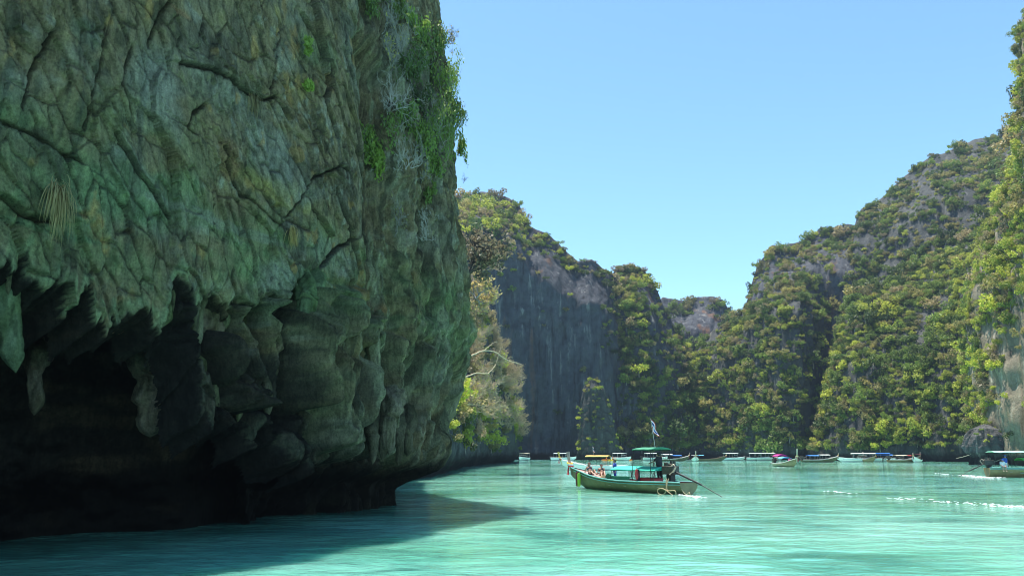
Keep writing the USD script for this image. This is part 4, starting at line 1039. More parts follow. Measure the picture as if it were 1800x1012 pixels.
def body_joints(pose):
    J = {}
    if pose in ('stand', 'stand_reach'):
        J.update(pelvis=(0, 0, 0.95), chest=(0.01, 0, 1.30), neck=(0.01, 0, 1.47), head=(0.03, 0, 1.60))
        for sgn, k in ((1, 'l'), (-1, 'r')):
            J.update({'hip' + k: (0, 0.09 * sgn, 0.90), 'knee' + k: (0.03 * sgn, 0.10 * sgn, 0.49), 'ankle' + k: (0.02 * sgn - 0.03, 0.11 * sgn, 0.085), 'toe' + k: (0.14 + 0.02 * sgn, 0.13 * sgn, 0.03),
                      'sh' + k: (0, 0.185 * sgn, 1.41)})
            if pose == 'stand_reach':
                J.update({'el' + k: (0.14, 0.26 * sgn, 1.20), 'wr' + k: (0.36, 0.22 * sgn, 1.12), 'hd': None})
            else:
                J.update({'el' + k: (-0.02, 0.25 * sgn, 1.13), 'wr' + k: (0.06, 0.25 * sgn, 0.88)})
    elif pose == 'sit':          # on an edge, feet down
        J.update(pelvis=(0, 0, 0.10), chest=(0.03, 0, 0.44), neck=(0.06, 0, 0.61), head=(0.10, 0, 0.74))
        for sgn, k in ((1, 'l'), (-1, 'r')):
            J.update({'hip' + k: (0.02, 0.09 * sgn, 0.08), 'knee' + k: (0.43, 0.12 * sgn, 0.10), 'ankle' + k: (0.44, 0.12 * sgn, -0.32), 'toe' + k: (0.58, 0.14 * sgn, -0.37), 'sh' + k: (0.03, 0.185 * sgn, 0.55), 'el' + k: (0.14, 0.25 * sgn, 0.30), 'wr' + k: (0.36, 0.17 * sgn, 0.20)})
    else:                        # 'lounge': on the deck, leaning back on the hands, knees up
        J.update(pelvis=(0, 0, 0.11), chest=(-0.16, 0, 0.40), neck=(-0.21, 0, 0.57), head=(-0.19, 0, 0.71))
        for sgn, k in ((1, 'l'), (-1, 'r')):
            J.update({'hip' + k: (0.02, 0.09 * sgn, 0.10), 'knee' + k: (0.40, 0.11 * sgn, 0.34 - 0.1 * (sgn < 0)), 'ankle' + k: (0.72, 0.11 * sgn, 0.07), 'toe' + k: (0.86, 0.12 * sgn, 0.08), 'sh' + k: (-0.19, 0.18 * sgn, 0.51), 'el' + k: (-0.36, 0.24 * sgn, 0.29), 'wr' + k: (-0.40, 0.25 * sgn, 0.05)})
    return {k: np.array(v, float) for k, v in J.items() if v is not None}

def hand(w, d, sgn):
    """Palm, four unequal curled fingers and a thumb from the wrist w along d."""
    d = unit(d); side = unit(np.cross(d, [0, 0, 1.0]) + [1e-3, 0, 0]); up = np.cross(side, d)
    palm = w + d * 0.085
    out = [m3.Manifold.batch_hull([ball(w, 0.025), ball(palm + side * 0.032, 0.013, 8), ball(palm - side * 0.032, 0.013, 8)])]
    for k, L in enumerate((0.066, 0.076, 0.070, 0.054)):
        b = palm + side * (0.033 - 0.022 * k)
        m_ = b + d * L * 0.55 - up * 0.012
        e = m_ + d * L * 0.3 - up * 0.03
        out += [capsule(b, m_, 0.0095, 0.0085), capsule(m_, e, 0.0085, 0.007)]
    b = w + d * 0.03 + side * 0.028 * sgn
    m_ = b + d * 0.03 + side * 0.03 * sgn
    out += [capsule(b, m_, 0.012, 0.010), capsule(m_, m_ + d * 0.03, 0.010, 0.008)]
    return out

def person(label, pose, loc, rot, top, bottom, hair='black', skin=SKIN, long_hair=False, hat=None, group=None, size=1.0):
    J = body_joints(pose)
    t = thing('person', label, 'person', loc, rot, group, size)
    up = unit(J['head'] - J['neck'])
    fw = np.array([1.0, 0, 0])
    parts = [m3.Manifold.batch_hull([ball(J['pelvis'] + [0, 0.06, 0], 0.115), ball(J['pelvis'] - [0, 0.06, 0], 0.115), ball((J['pelvis'] + J['chest']) / 2 + [0, 0.05, 0], 0.10), ball((J['pelvis'] + J['chest']) / 2 - [0, 0.05, 0], 0.10)]),
             m3.Manifold.batch_hull([ball((J['pelvis'] + J['chest']) / 2, 0.115), ball(J['chest'] + [0, 0.085, 0], 0.11), ball(J['chest'] - [0, 0.085, 0], 0.11), ball(J['shl'] - [0, 0.04, 0], 0.06), ball(J['shr'] + [0, 0.04, 0], 0.06)]),
             capsule(J['neck'] - up * 0.05, J['head'], 0.058, 0.05)]
    for k, sgn in (('l', 1), ('r', -1)):
        parts += [capsule(J['sh' + k], J['el' + k], 0.055, 0.042), capsule(J['el' + k], J['wr' + k], 0.042, 0.028), capsule(J['hip' + k], J['knee' + k], 0.088, 0.058), capsule(J['knee' + k], J['ankle' + k], 0.056, 0.038),
                  m3.Manifold.batch_hull([ball(J['ankle' + k] - fw * 0.03 - [0, 0, 0.03], 0.038), ball(J['toe' + k], 0.03), ball(J['ankle' + k], 0.04)])]
    h = J['head']
    parts += [m3.Manifold.batch_hull([ball(h + up * 0.03 - fw * 0.015, 0.096, 18), ball(h - up * 0.055 + fw * 0.03, 0.06, 14)])]
    man = m3.Manifold.batch_boolean(parts, m3.OpType.Add)
    base = mm(man)
    extra = [trimesh.Trimesh(q.to_mesh().vert_properties[:, :3], q.to_mesh().tri_verts) for q in
             sum([hand(J['wr' + k], J['wr' + k] - J['el' + k], s_) for k, s_ in (('l', -1), ('r', 1))], []) + [m3.Manifold.batch_hull([ball(h + fw * 0.088 + up * 0.01, 0.010, 8), ball(h + fw * 0.105 - up * 0.022, 0.014, 8)]), ball(h + [0, 0.088, 0], 0.022, 8), ball(h - [0, 0.088, 0], 0.022, 8)]]
    obj('body', cat_([base] + extra), skin, t, smooth=True)
    for s_ in (1, -1):
        obj('eye', mm(ball(h + fw * 0.082 + up * 0.022 + [0, 0.033 * s_, 0], 0.013, 8), False), HAIR['black'], t)
    obj('mouth', mm(capsule(h + fw * 0.082 - up * 0.055 + [0, 0.02, 0], h + fw * 0.082 - up * 0.055 - [0, 0.02, 0], 0.008, 0.008), False), CLOTH['red'], t)
    hs = [m3.Manifold.batch_hull([ball(h + up * 0.045 - fw * 0.03, 0.104, 18), ball(h - fw * 0.045, 0.085, 14)])]
    if long_hair:
        hs += [m3.Manifold.batch_hull([ball(h - fw * 0.06, 0.085), ball(J['chest'] - fw * 0.10 + [0, 0, 0.06], 0.10), ball(J['chest'] - fw * 0.13 - [0, 0, 0.10], 0.055)])]
    obj('hair', mm(m3.Manifold.batch_boolean(hs, m3.OpType.Add)), HAIR[hair], t, smooth=True)
    if hat:
        hm = m3.Manifold.batch_hull([ball(h + up * 0.075 - fw * 0.02, 0.108, 16), ball(h + up * 0.055 + fw * 0.06, 0.05)])
        obj('cap', cat_([mm(hm), mm(m3.Manifold.batch_hull([ball(h + up * 0.055 + fw * 0.08, 0.03), ball(h + up * 0.045 + fw * 0.18, 0.02)]))]), CLOTH[hat], t, smooth=True)
    if top:
        g = [m3.Manifold.batch_hull([ball(J['pelvis'] + [0, 0.07, 0.02], 0.125), ball(J['pelvis'] - [0, 0.07, -0.02], 0.125), ball(J['chest'] + [0, 0.09, 0], 0.125), ball(J['chest'] - [0, 0.09, 0], 0.125), ball(J['shl'] - [0, 0.03, 0], 0.07), ball(J['shr'] + [0, 0.03, 0], 0.07)])]
        for k in 'lr':
            g.append(capsule(J['sh' + k], J['sh' + k] * 0.25 + J['el' + k] * 0.75, 0.072, 0.066))
        obj('shirt', mm(m3.Manifold.batch_boolean(g, m3.OpType.Add)), CLOTH[top], t, smooth=True)
    if bottom:
        g = [m3.Manifold.batch_hull([ball(J['pelvis'] + [0, 0.06, 0], 0.13), ball(J['pelvis'] - [0, 0.06, 0], 0.13), ball(J['hipl'], 0.10), ball(J['hipr'], 0.10)])]
        short = 0.6 if top else 0.15
        for k in 'lr':
            g.append(capsule(J['hip' + k], J['hip' + k] * (1 - short) + J['knee' + k] * short, 0.105, 0.085))
            if pose.startswith('stand') and top:
                g.append(capsule(J['hip' + k] * 0.4 + J['knee' + k] * 0.6, J['knee' + k] * 0.2 + J['ankle' + k] * 0.8, 0.085, 0.062))
        obj('trousers' if pose.startswith('stand') else 'shorts', mm(m3.Manifold.batch_boolean(g, m3.OpType.Add)), CLOTH[bottom], t, smooth=True)
    if not top:
        g = m3.Manifold.batch_hull([ball(J['chest'] + [0, 0.085, 0], 0.117), ball(J['chest'] - [0, 0.085, 0], 0.117)])
        obj('swim_top', mm(g), CLOTH[bottom or 'navy'], t, smooth=True)
    return t

# ------------------------------------------------------------------ boats
P = lambda n, c, r=0.5, *a, **k: principled(n, c, r, *a, **k)
B = dict(olive=P('hull_olive', (0.150, 0.125, 0.060), 0.6, noise_scale=2.5, vary=0.35), varnish=P('hull_varnish', (0.26, 0.17, 0.075), 0.35, noise_scale=3, vary=0.3, coat=0.3), white=P('boat_white', (0.86, 0.84, 0.82), 0.35, noise_scale=3, vary=0.06, coat=0.2),
         aqua=P('trim_aqua', (0.17, 0.42, 0.40), 0.45, noise_scale=4, vary=0.2), maroon=P('inside_maroon', (0.13, 0.028, 0.035), 0.7, noise_scale=4, vary=0.3), deck=P('deck_wood', (0.36, 0.25, 0.21), 0.65, noise_scale=5, vary=0.25), dark=P('dark_metal', (0.025, 0.025, 0.025), 0.5, 0.4),
         steel=P('steel', (0.45, 0.43, 0.40), 0.4, 0.8), teal=P('canopy_teal', (0.03, 0.46, 0.34), 0.7, noise_scale=3, vary=0.15), green=P('canopy_green', (0.04, 0.24, 0.13), 0.7, noise_scale=3, vary=0.2), bgreen=P('canopy_bright_green', (0.07, 0.42, 0.06), 0.7, noise_scale=3, vary=0.2),
         mint=P('canopy_mint', (0.40, 0.68, 0.50), 0.7, noise_scale=3, vary=0.1), blue=P('canopy_blue', (0.02, 0.16, 0.55), 0.7, noise_scale=3, vary=0.2), sky=P('canopy_sky_blue', (0.10, 0.42, 0.62), 0.7, noise_scale=3, vary=0.2), gold=P('canopy_gold', (0.50, 0.33, 0.07), 0.6, noise_scale=3, vary=0.2),
         magenta=P('canopy_magenta', (0.50, 0.02, 0.20), 0.7, noise_scale=3, vary=0.3), red=P('paint_red', (0.42, 0.03, 0.035), 0.5, noise_scale=4, vary=0.2), rope=P('rope', (0.46, 0.34, 0.20), 0.9, noise_scale=20, vary=0.3), glass=P('dark_window', (0.02, 0.025, 0.03), 0.1), orange=P('kayak_orange', (0.72, 0.22, 0.02), 0.4),
         yellow=P('kayak_yellow', (0.75, 0.48, 0.03), 0.4), lime=P('fender_lime', (0.30, 0.50, 0.05), 0.5), black=P('rubber_black', (0.015, 0.015, 0.015), 0.7), box_green=P('box_green', (0.02, 0.16, 0.10), 0.5, noise_scale=4, vary=0.2), pale=P('pale_wood', (0.48, 0.40, 0.30), 0.6, noise_scale=5, vary=0.25),
         fblue=P('flag_blue', (0.05, 0.06, 0.25), 0.8), engine=P('engine_grime', (0.06, 0.055, 0.045), 0.55, 0.3, noise_scale=9, vary=0.6))

def box(cx, cy, cz, sx, sy, sz, bev=0.01):
    b = min(bev, 0.3 * min(sx, sy, sz))
    c = m3.Manifold.batch_hull([m3.Manifold.cube((sx - 2 * b, sy - 2 * b, sz), True), m3.Manifold.cube((sx, sy - 2 * b, sz - 2 * b), True), m3.Manifold.cube((sx - 2 * b, sy, sz - 2 * b), True)]).translate((cx, cy, cz)).to_mesh()
    return c.vert_properties[:, :3].copy(), c.tri_verts.copy()
def rod(a, b, r, sides=7):
    return tube(np.array([a, b], float), r, sides)

class Hull:
    def __init__(s, L=11.0, beam=2.0, free=0.55, bow=1.5, draft=0.25):
        s.L, s.B, s.free, s.bow, s.draft = L, beam, free, bow, draft
    def half(s, t):
        return s.B / 2 * np.where(t < 0.45, 0.70 + 0.30 * np.sin(np.clip(t / 0.45, 0, 1) * math.pi / 2), np.cos(np.clip((t - 0.45) / 0.55, 0, 1) ** 1.25 * math.pi / 2) ** 0.8 * 0.97 + 0.03)
    def sheer(s, t):
        return s.free + 0.10 * (1 - t) + (s.bow - s.free) * np.clip((t - 0.35) / 0.65, 0, 1) ** 2.2
    def keel(s, t):
        return -s.draft + (s.draft + s.bow * 0.62) * np.clip((t - 0.80) / 0.20, 0, 1) ** 1.8 + 0.12 * np.clip((0.12 - t) / 0.12, 0, 1)
    def x(s, t):
        return (t - 0.5) * s.L + 0.5 * np.clip((t - 0.85) / 0.15, 0, 1) ** 2
    def shell(s, inset=0.0, floor=None, nt=50, nq=9):
        t = np.linspace(0, 1, nt)
        rows = []
        for tt in t:
            b, zs, zk = max(s.half(tt) - inset, 0.01), s.sheer(tt) - inset * 0.2, s.keel(tt) + inset
            q = np.linspace(0, 1, nq)
            y = b * (1 - q ** 2.6)
            z = zs + (zk - zs) * (q ** 1.15)
            if floor is not None:
                z = np.maximum(z, max(floor, zk))
            half = np.stack([np.full(nq, s.x(tt) - (inset if tt > 0.97 else -inset if tt < 0.02 else 0)), y, z], 1)
            other = half[:-1][::-1] * [1, -1, 1]
            rows.append(np.vstack([half, other]))
        V = np.array(rows)
        m = V.shape[1]
        f = quads_tri(grid_faces(nt, m))
        ends = []
        for r in (0, nt - 1):
            ends += [[r * m + 0, r * m + k, r * m + k + 1] for k in range(1, m - 1)]
        return V.reshape(-1, 3), np.vstack([f, ends])
    def rail(s, off=0.0, z=0.0, r=0.04, side=1, t0=0.0, t1=1.0, n=40):
        t = np.linspace(t0, t1, n)
        return tube(np.stack([s.x(t), side * (s.half(t) + off), s.sheer(t) + z], 1), r, 6)

def canopy(x0, x1, w, z, rise, thick=0.05, n=9, slope=0.0):
    """An arched roof of real thickness, from x0 to x1, w wide, its edges at height z."""
    y = np.linspace(-w / 2, w / 2, n)
    zz = z + rise * (1 - (2 * y / w) ** 2)
    xs = np.linspace(x0, x1, 6)
    V = []
    for k, xx in enumerate(xs):
        sag = -0.02 * (k % 2) + slope * (xx - x0)
        V.append(np.vstack([np.stack([np.full(n, xx), y, zz + sag], 1), np.stack([np.full(n, xx), y[::-1], zz[::-1] + sag - thick], 1)]))
    V = np.array(V)
    m = V.shape[1]
    i = np.arange(5)[:, None] * m + np.arange(m)[None]
    j = np.arange(5)[:, None] * m + (np.arange(m)[None] + 1) % m
    f = quads_tri(np.stack([i, i + m, j + m, j], -1).reshape(-1, 4))
    ends = [[0, k, k + 1] for k in range(1, m - 1)] + [[5 * m, 5 * m + k + 1, 5 * m + k] for k in range(1, m - 1)]
    return V.reshape(-1, 3), np.vstack([f, ends])

def flag(parent_label, loc, h, w, sag, seed, group=None):
    """A limp red, white and blue striped flag on its thin pole."""
    t = thing('flag', parent_label, 'flag', loc, 0, group)
    obj('pole', rod((0, 0, 0), (-0.12 * h, 0, h), 0.018), B['steel'], t)
    rng = np.random.default_rng(seed)
    n, m = 12, 13
    bands = [(0, 1 / 6, 'red'), (1 / 6, 2 / 6, 'white'), (2 / 6, 4 / 6, 'fblue'), (4 / 6, 5 / 6, 'white'), (5 / 6, 1, 'red')]
    for a, b, colr in bands:
        u, v = np.meshgrid(np.linspace(0, 1, n), np.linspace(a, b, 3), indexing='ij')
        drop = sag * u
        X = -0.12 * h + w * u * (1 - 0.5 * sag) + 0.10 * np.sin(u * 5 + v * 2)
        Y = 0.12 * np.sin(u * 7 + v * 3 + seed) * u
        Z = h - 0.02 - v * 0.55 * (1 - 0.25 * u) - drop
        V = np.stack([X, Y, Z], -1)
        F = grid_faces(n, 3)
        V2 = np.concatenate([V.reshape(-1, 3), V.reshape(-1, 3) + [0, 0.006, 0]])
        obj('stripe', (V2, np.vstack([quads_tri(F), quads_tri(F)[:, ::-1] + n * 3])), B[colr], t, smooth=True)
    return t

def longtail(label, loc, heading, hull='olive', trim='aqua', inside='maroon', deck='deck', roofs=(), L=11.0, beam=2.0, free=0.55, bow=1.5, prow=2.3, garland=True, detail=True, group=None, prow_mat='deck', tailup=False, posts_mat='dark', engine=True, inboard=0.0):
    """roofs: (x0, x1, width, height, rise, material)."""
    H = Hull(L, beam, free, bow)
    t = thing('longtail_boat', label, 'boat', loc, heading, group)
    obj('hull', H.shell(), B[hull], t)
    obj('interior', H.shell(0.05, 0.12), B[inside], t)
    for s_ in (1, -1):
        obj('gunwale', H.rail(0.01, 0.015, 0.045, s_), B[trim], t, smooth=True)
        obj('rubbing_strake', H.rail(0.015, -0.13, 0.03, s_, 0.0, 0.96), B[trim if detail else hull], t, smooth=True)
    # foredeck of planks
    tt = np.linspace(0.70, 0.97, 8)
    for a, b in zip(tt[:-1], tt[1:]):
        ya, yb, za, zb_ = H.half(a) - 0.06, H.half(b) - 0.06, H.sheer(a) - 0.05, H.sheer(b) - 0.05
        xa, xb = H.x(a) + 0.006, H.x(b) - 0.006
        V = np.array([[xa, -ya, za], [xb, -yb, zb_], [xb, yb, zb_], [xa, ya, za]])
        V = np.vstack([V, V - [0, 0, 0.03]])
        obj('deck_plank', (V, [[0, 1, 2], [0, 2, 3], [6, 5, 4], [7, 6, 4], [0, 4, 5], [0, 5, 1], [3, 2, 6], [3, 6, 7], [1, 5, 6], [1, 6, 2], [0, 3, 7], [0, 7, 4]]), B[deck], t, smooth=False)
    for xx in (0.16, 0.42, 0.56):
        obj('thwart', box(H.x(xx), 0, free * 0.62, 0.26, 2 * float(H.half(np.array(xx))) - 0.14, 0.04), B[deck], t, smooth=False)
    # tall prow post
    xb = float(H.x(np.array(1.0)))
    P_ = np.array([[xb - 0.25, 0, bow * 0.55], [xb - 0.02, 0, bow], [xb + 0.22, 0, bow + (prow - bow) * 0.5], [xb + 0.34, 0, prow]])
    pv, pf = tube(P_, [0.10, 0.13, 0.13, 0.17], 4)
    obj('prow_post', (pv, pf), B[prow_mat], t, smooth=False)
    if garland:
        for k, (zz, colr) in enumerate(((0.18, 'red'), (0.38, 'white'), (0.52, 'yellow'))):
            q = np.linspace(0, 2 * math.pi, 13)
            c = P_[1] * (1 - zz) + P_[2] * zz
            ring = np.stack([c[0] + 0.17 * np.cos(q), 0.19 * np.sin(q), c[2] + 0.05 * np.cos(q)], 1)
            obj('garland', tube(ring, 0.06, 6), B[colr], t, smooth=True)
        obj('tassel', tube(np.array([P_[1] + [0.2, 0.05, 0.1], P_[1] + [0.24, 0.08, -0.25], P_[1] + [0.22, 0.1, -0.55]]), [0.03, 0.06, 0.09], 6), B['red'], t, smooth=True)
    for x0, x1, w, z, rise, m_ in roofs:
        obj('canopy', canopy(x0, x1, w, z, rise), B[m_], t, smooth=40)
        n = 3 if x1 - x0 > 2.6 else 2
        for s_ in (1, -1):
            obj('canopy_rail', rod((x0, s_ * (w / 2 - 0.06), z - 0.07), (x1, s_ * (w / 2 - 0.06), z - 0.07), 0.022), B[posts_mat], t)
            for xx in np.linspace(x0 + 0.1, x1 - 0.1, n):
                zz = float(H.sheer(np.array(xx / L + 0.5)))
                yy = float(H.half(np.array(xx / L + 0.5))) - 0.03
                obj('canopy_post', rod((xx, s_ * yy, zz - 0.1), (xx, s_ * (w / 2 - 0.06), z - 0.05), 0.022), B[posts_mat], t)
    if engine:
        ex = -L / 2 + 0.25 + inboard
        z0 = free + 0.35 + 0.15 * inboard
        obj('engine_mount', box(ex, 0, (free + z0) / 2, 0.4, 0.4, z0 - free + 0.35), B['dark'], t, smooth=False)
        eb = obj('engine', cat_([trimesh.Trimesh(*box(ex, 0, z0 + 0.26, 1.0, 0.60, 0.52, 0.04)), trimesh.Trimesh(*box(ex - 0.1, 0, z0 + 0.56, 0.5, 0.36, 0.2, 0.04)), trimesh.Trimesh(*rod((ex + 0.43, 0, z0 + 0.3), (ex + 0.52, 0, z0 + 0.3), 0.22, 14)), trimesh.Trimesh(*rod((ex - 0.25, -0.1, z0 + 0.6), (ex - 0.25, -0.1, z0 + 0.85), 0.09, 10)), trimesh.Trimesh(*box(ex + 0.15, 0.2, z0 + 0.62, 0.3, 0.16, 0.24, 0.03)), trimesh.Trimesh(*rod((ex + 0.1, -0.2, z0 + 0.55), (ex + 0.1, -0.2, z0 + 0.8), 0.07, 10))]), B['engine'], t)
        obj('exhaust_pipe', tube(np.array([[ex - 0.2, 0.2, z0 + 0.45], [ex - 0.55, 0.24, z0 + 0.62], [ex - 0.72, 0.24, z0 + 0.45], [ex - 0.55, 0.26, z0 + 0.2], [ex - 0.2, 0.27, z0 + 0.0]]), 0.045, 8), B['pale'], eb, smooth=True)
        obj('handle_bar', rod((ex + 0.3, 0.05, z0 + 0.25), (ex + 1.35, 0.12, z0 + 0.62), 0.028), B['pale'], eb)
        end = np.array([ex - 3.3 - inboard, 0.1, 0.0 if not tailup else 1.2])
        a = np.array([ex - 0.3, 0.03, z0 + 0.2])
        obj('tail_shaft', rod(a, a * 0.45 + end * 0.55, 0.06, 8), B['dark'], t)
        obj('propeller_shaft', rod(a * 0.47 + end * 0.53, end - [0, 0, 0.15], 0.03, 8), B['engine'], t)
    return t, H

def heading(px, py, px2, py2):
    a, b = at_water(px, py), at_water(px2, py2)
    return math.atan2(b[1] - a[1], b[0] - a[0])

# the main boat
STERN, BOW = at_water(1212, 869), at_water(1030, 858)
MH = math.atan2(BOW[1] - STERN[1], BOW[0] - STERN[0])
ML = 11.4
hv = np.array([math.cos(MH), math.sin(MH), 0]); pv = np.array([-math.sin(MH), math.cos(MH), 0])
MC = STERN + hv * ML * 0.5
def on_main(x, y, z):
    return MC + hv * x + pv * y + [0, 0, z]
def main_x(px, y=0.0, z=0.6):
    xs = np.linspace(-ML * 0.6, ML * 0.6, 400)
    q = to_px(np.array([on_main(x, y, z) for x in xs]))[0]
    return float(np.interp(px, q[::-1], xs[::-1]))
PORT = 1
c0, c1 = main_x(1152, 0.8, 1.5), main_x(1074, 0.8, 1.5)
h0, h1 = main_x(1162, 0.0, 2.7), main_x(1128, 0.0, 2.7)
main, MHull = longtail('large olive longtail boat with teal canopy and standing boatman, nearest in the lagoon', MC, MH, roofs=((c0, c1, 1.75, 1.42, 0.22, 'teal'), (h0, h1, 1.7, 2.72, 0.12, 'green')), L=ML, beam=2.15, free=0.62, bow=1.45, prow=2.55, inboard=1.3)
bx0, bx1 = main_x(1108, 0.8, 0.8), main_x(1077, 0.8, 0.8)
obj('side_panel', box((bx0 + bx1) / 2, 0.86, 0.78, abs(bx1 - bx0), 0.05, 0.42), B['box_green'], main, smooth=False)
rx0, rx1 = main_x(1150, 0.7, 0.85), main_x(1122, 0.7, 0.85)
obj('engine_box', box((rx0 + rx1) / 2, 0.35, 0.62, abs(rx1 - rx0), 0.9, 0.62, 0.04), B['red'], main, smooth=False)
bd = main_x(1071, 0.7, 0.8)
obj('side_wheel', rod((bd, 0.70, 0.83), (bd, 0.80, 0.83), 0.30, 18), B['box_green'], main)
lx = main_x(1121, 0.9, 1.4)
obj('helm_post', rod((lx, 0.86, 0.5), (lx, 0.86, 1.45), 0.10, 8), B['dark'], main)
lj = thing('life_jacket', 'red life jacket hanging on the canopy post of the main longtail boat', 'life jacket', on_main(lx, 0.98, 1.15), MH)
obj('panel', mm(m3.Manifold.batch_hull([ball((0, 0.02, 0.25), 0.08), ball((0.0, 0.02, 0.0), 0.12), ball((0, 0.02, -0.25), 0.09)]), False), B['red'], lj, smooth=True)
obj('strap', tube(np.array([[0, 0.06, 0.3], [0, 0.0, 0.45], [0, -0.06, 0.32]]), 0.015, 5), B['dark'], lj)
for k, (dx, colr, lab) in enumerate(((0.0, 'maroon', 'long maroon boat fender hanging at the bow of the main longtail boat'), (-0.32, 'lime', 'lime green boat fender hanging just behind the maroon one'))):
    bp = main_x(1019, 0.4, 0.5) + dx
    tb = bp / ML + 0.5
    yb = float(MHull.half(np.array(min(tb, 0.99)))) + 0.16
    zt = float(MHull.sheer(np.array(min(tb, 0.99))))
    f_ = thing('boat_fender', lab, 'fender', on_main(bp, yb, 0.15), MH)
    L_ = zt - 0.05
    obj('bumper', tube(np.array([[0, 0, 0.0], [0, 0, 0.06], [0, 0, L_ - 0.25], [0, 0, L_ - 0.15]]), [0.06, 0.11, 0.12, 0.05], 10), B[colr], f_, smooth=True)
    obj('line', rod((0, 0, L_ - 0.2), (0, -0.12, L_ - 0.08), 0.012), B['rope'], f_)
# ropes at the stern
rp = thing('mooring_rope', 'tan rope hanging in loops over the stern of the main longtail boat', 'rope', on_main(-ML / 2 + 0.6, 0.95, 0))
def rope(pts, r=0.03):
    q = np.array([pv * y + hv * x + np.array([0, 0, z]) for x, y, z in pts])
    cs = CubicSpline(np.arange(len(q)), q)
    return tube(cs(np.linspace(0, len(q) - 1, 8 * len(q))), r, 6)
obj('loop', rope([(0.3, 0.02, 0.95), (0.25, 0.12, 0.5), (0.35, 0.16, 0.1), (0.75, 0.2, 0.0), (0.95, 0.2, 0.22), (0.6, 0.2, 0.36), (0.1, 0.18, 0.2), (-0.3, 0.16, 0.0)]), B['rope'], rp, smooth=True)
obj('loop', rope([(0.15, 0.0, 0.95), (0.2, 0.12, 0.55), (0.1, 0.15, 0.25), (-0.35, 0.16, 0.28), (-0.55, 0.14, 0.02)]), B['rope'], rp, smooth=True)
obj('loop', rope([(-0.6, -0.3, 0.35), (-1.0, -0.3, 0.06), (-1.3, -0.2, 0.18), (-1.5, -0.1, 0.02)], 0.022), B['rope'], rp, smooth=True)
hx = main_x(1157, 0, 1.5)
flag('red white and blue flag hanging limp above the green roof of the main longtail boat', on_main(hx, 0.2, 2.80), 1.85, 0.75, 0.75, 1)
cx_ = main_x(1061, 0.4, 0.9)
coil = thing('rope_coil', 'coil of tan rope lying behind the bow deck of the main longtail boat', 'rope', on_main(cx_, 0.35, 0.78), MH)
for k in range(3):
    q = np.linspace(0, 2 * math.pi, 15)
    obj('loop', tube(np.stack([(0.26 - 0.03 * k) * np.cos(q), (0.26 - 0.03 * k) * np.sin(q), 0.05 + 0.055 * k + 0.02 * np.sin(3 * q)], 1), 0.03, 6), B['rope'], coil, smooth=True)
# the people aboard
px_ = main_x(1157, 0.15, 1.5)
person('boatman in black standing at the stern, seen from behind', 'stand_reach', on_main(px_, 0.05, 0.72), MH + 0.3, 'black', 'black', skin=SKIN2, size=(1.25, 1.25, 1.03))
obj('stern_platform', box(px_, 0, 0.69, 1.0, 1.25, 0.05), B['deck'], main, smooth=False)
sx = main_x(1042, 0.1, 1.0)
deck_z = lambda x: float(MHull.sheer(np.array(x / ML + 0.5))) - 0.05
person('person with long brown hair lounging in a swimsuit on the bow deck', 'lounge', on_main(sx, 0.30, deck_z(sx)), MH + 2.9, None, 'navy', 'brown', long_hair=True)
sx2 = main_x(1054, -0.1, 1.0)
person('second sunbather leaning back on the bow deck beside the long-haired one', 'lounge', on_main(sx2, -0.32, deck_z(sx2) - 0.02), MH + 2.6, None, 'black', 'black')
mx = main_x(1082, -0.6, 1.2)
person('black-haired person in blue standing behind the teal canopy', 'stand', on_main(mx, -0.55, 0.42), MH + 1.2, 'blue', 'blue', size=0.93)

# the other boats
def vessel(px, py):
    return at_water(px, max(py, 811.4 if 1470 < px < 1660 else 809.2))
longtail('longtail boat with a golden roof half hidden behind the bow of the main one', vessel(1046, 826), 2.75, hull='white', trim='white', roofs=((-2.2, 1.2, 1.9, 1.95, 0.2, 'gold'),), L=9.5, prow=2.6, prow_mat='gold', deck='white', detail=False, engine=False)
flag('small red white and blue flag above the golden roof', vessel(1044, 826) + [0, 0, 2.2], 1.2, 0.4, 0.5, 4)
RB = at_water(1736, 838)
RH = math.radians(-9)
rl = 12.5
rc = RB + np.array([math.cos(RH), math.sin(RH), 0]) * rl * 0.5
rboat, RHull = longtail('longtail boat under a green canopy cut by the right edge of the photograph', rc, RH, hull='varnish', trim='aqua', roofs=((-rl / 2 + 0.5, -rl / 2 + 3.6, 2.1, 2.55, 0.12, 'mint'), (-rl / 2 + 3.2, 3.2, 2.1, 1.75, 0.22, 'bgreen')), L=rl, beam=2.3, free=0.85, bow=2.0, prow=3.0)
def on_right(x, y, z):
    return rc + np.array([math.cos(RH) * x - math.sin(RH) * y, math.sin(RH) * x + math.cos(RH) * y, z])
for y_, zz in ((-0.42, -0.30), (-0.40, -0.46)):
    tt = np.linspace(0.22, 0.8, 24)
    obj('hull_stripe', tube(np.stack([RHull.x(tt), -(RHull.half(tt) * 0.985 + 0.005), RHull.sheer(tt) + zz], 1), 0.022, 6), B['lime' if zz > -0.4 else 'aqua'], rboat)
person('person in white shirt and blue cap sitting on the stern rail at the right edge', 'sit', on_right(-rl / 2 + 1.2, -0.95, 0.98), RH - 1.6, 'white', 'grey', hat='blue')
person('person in a blue shirt standing behind the white-shirted one on the green-canopied boat', 'stand', on_right(-rl / 2 + 1.75, -0.35, 0.5), RH - 1.1, 'blue', 'white', hat='blue')
for k in range(4):
    person('seated passenger under the low bright green canopy at the right edge', 'sit', on_right(-rl / 2 + 3.9 + 0.75 * k, -0.45 + 0.5 * (k % 2), 0.62), RH + 0.1, ['white', 'black', 'grey', 'orange'][k], 'grey', ['black', 'brown'][k % 2], group='passengers under the bright green canopy')
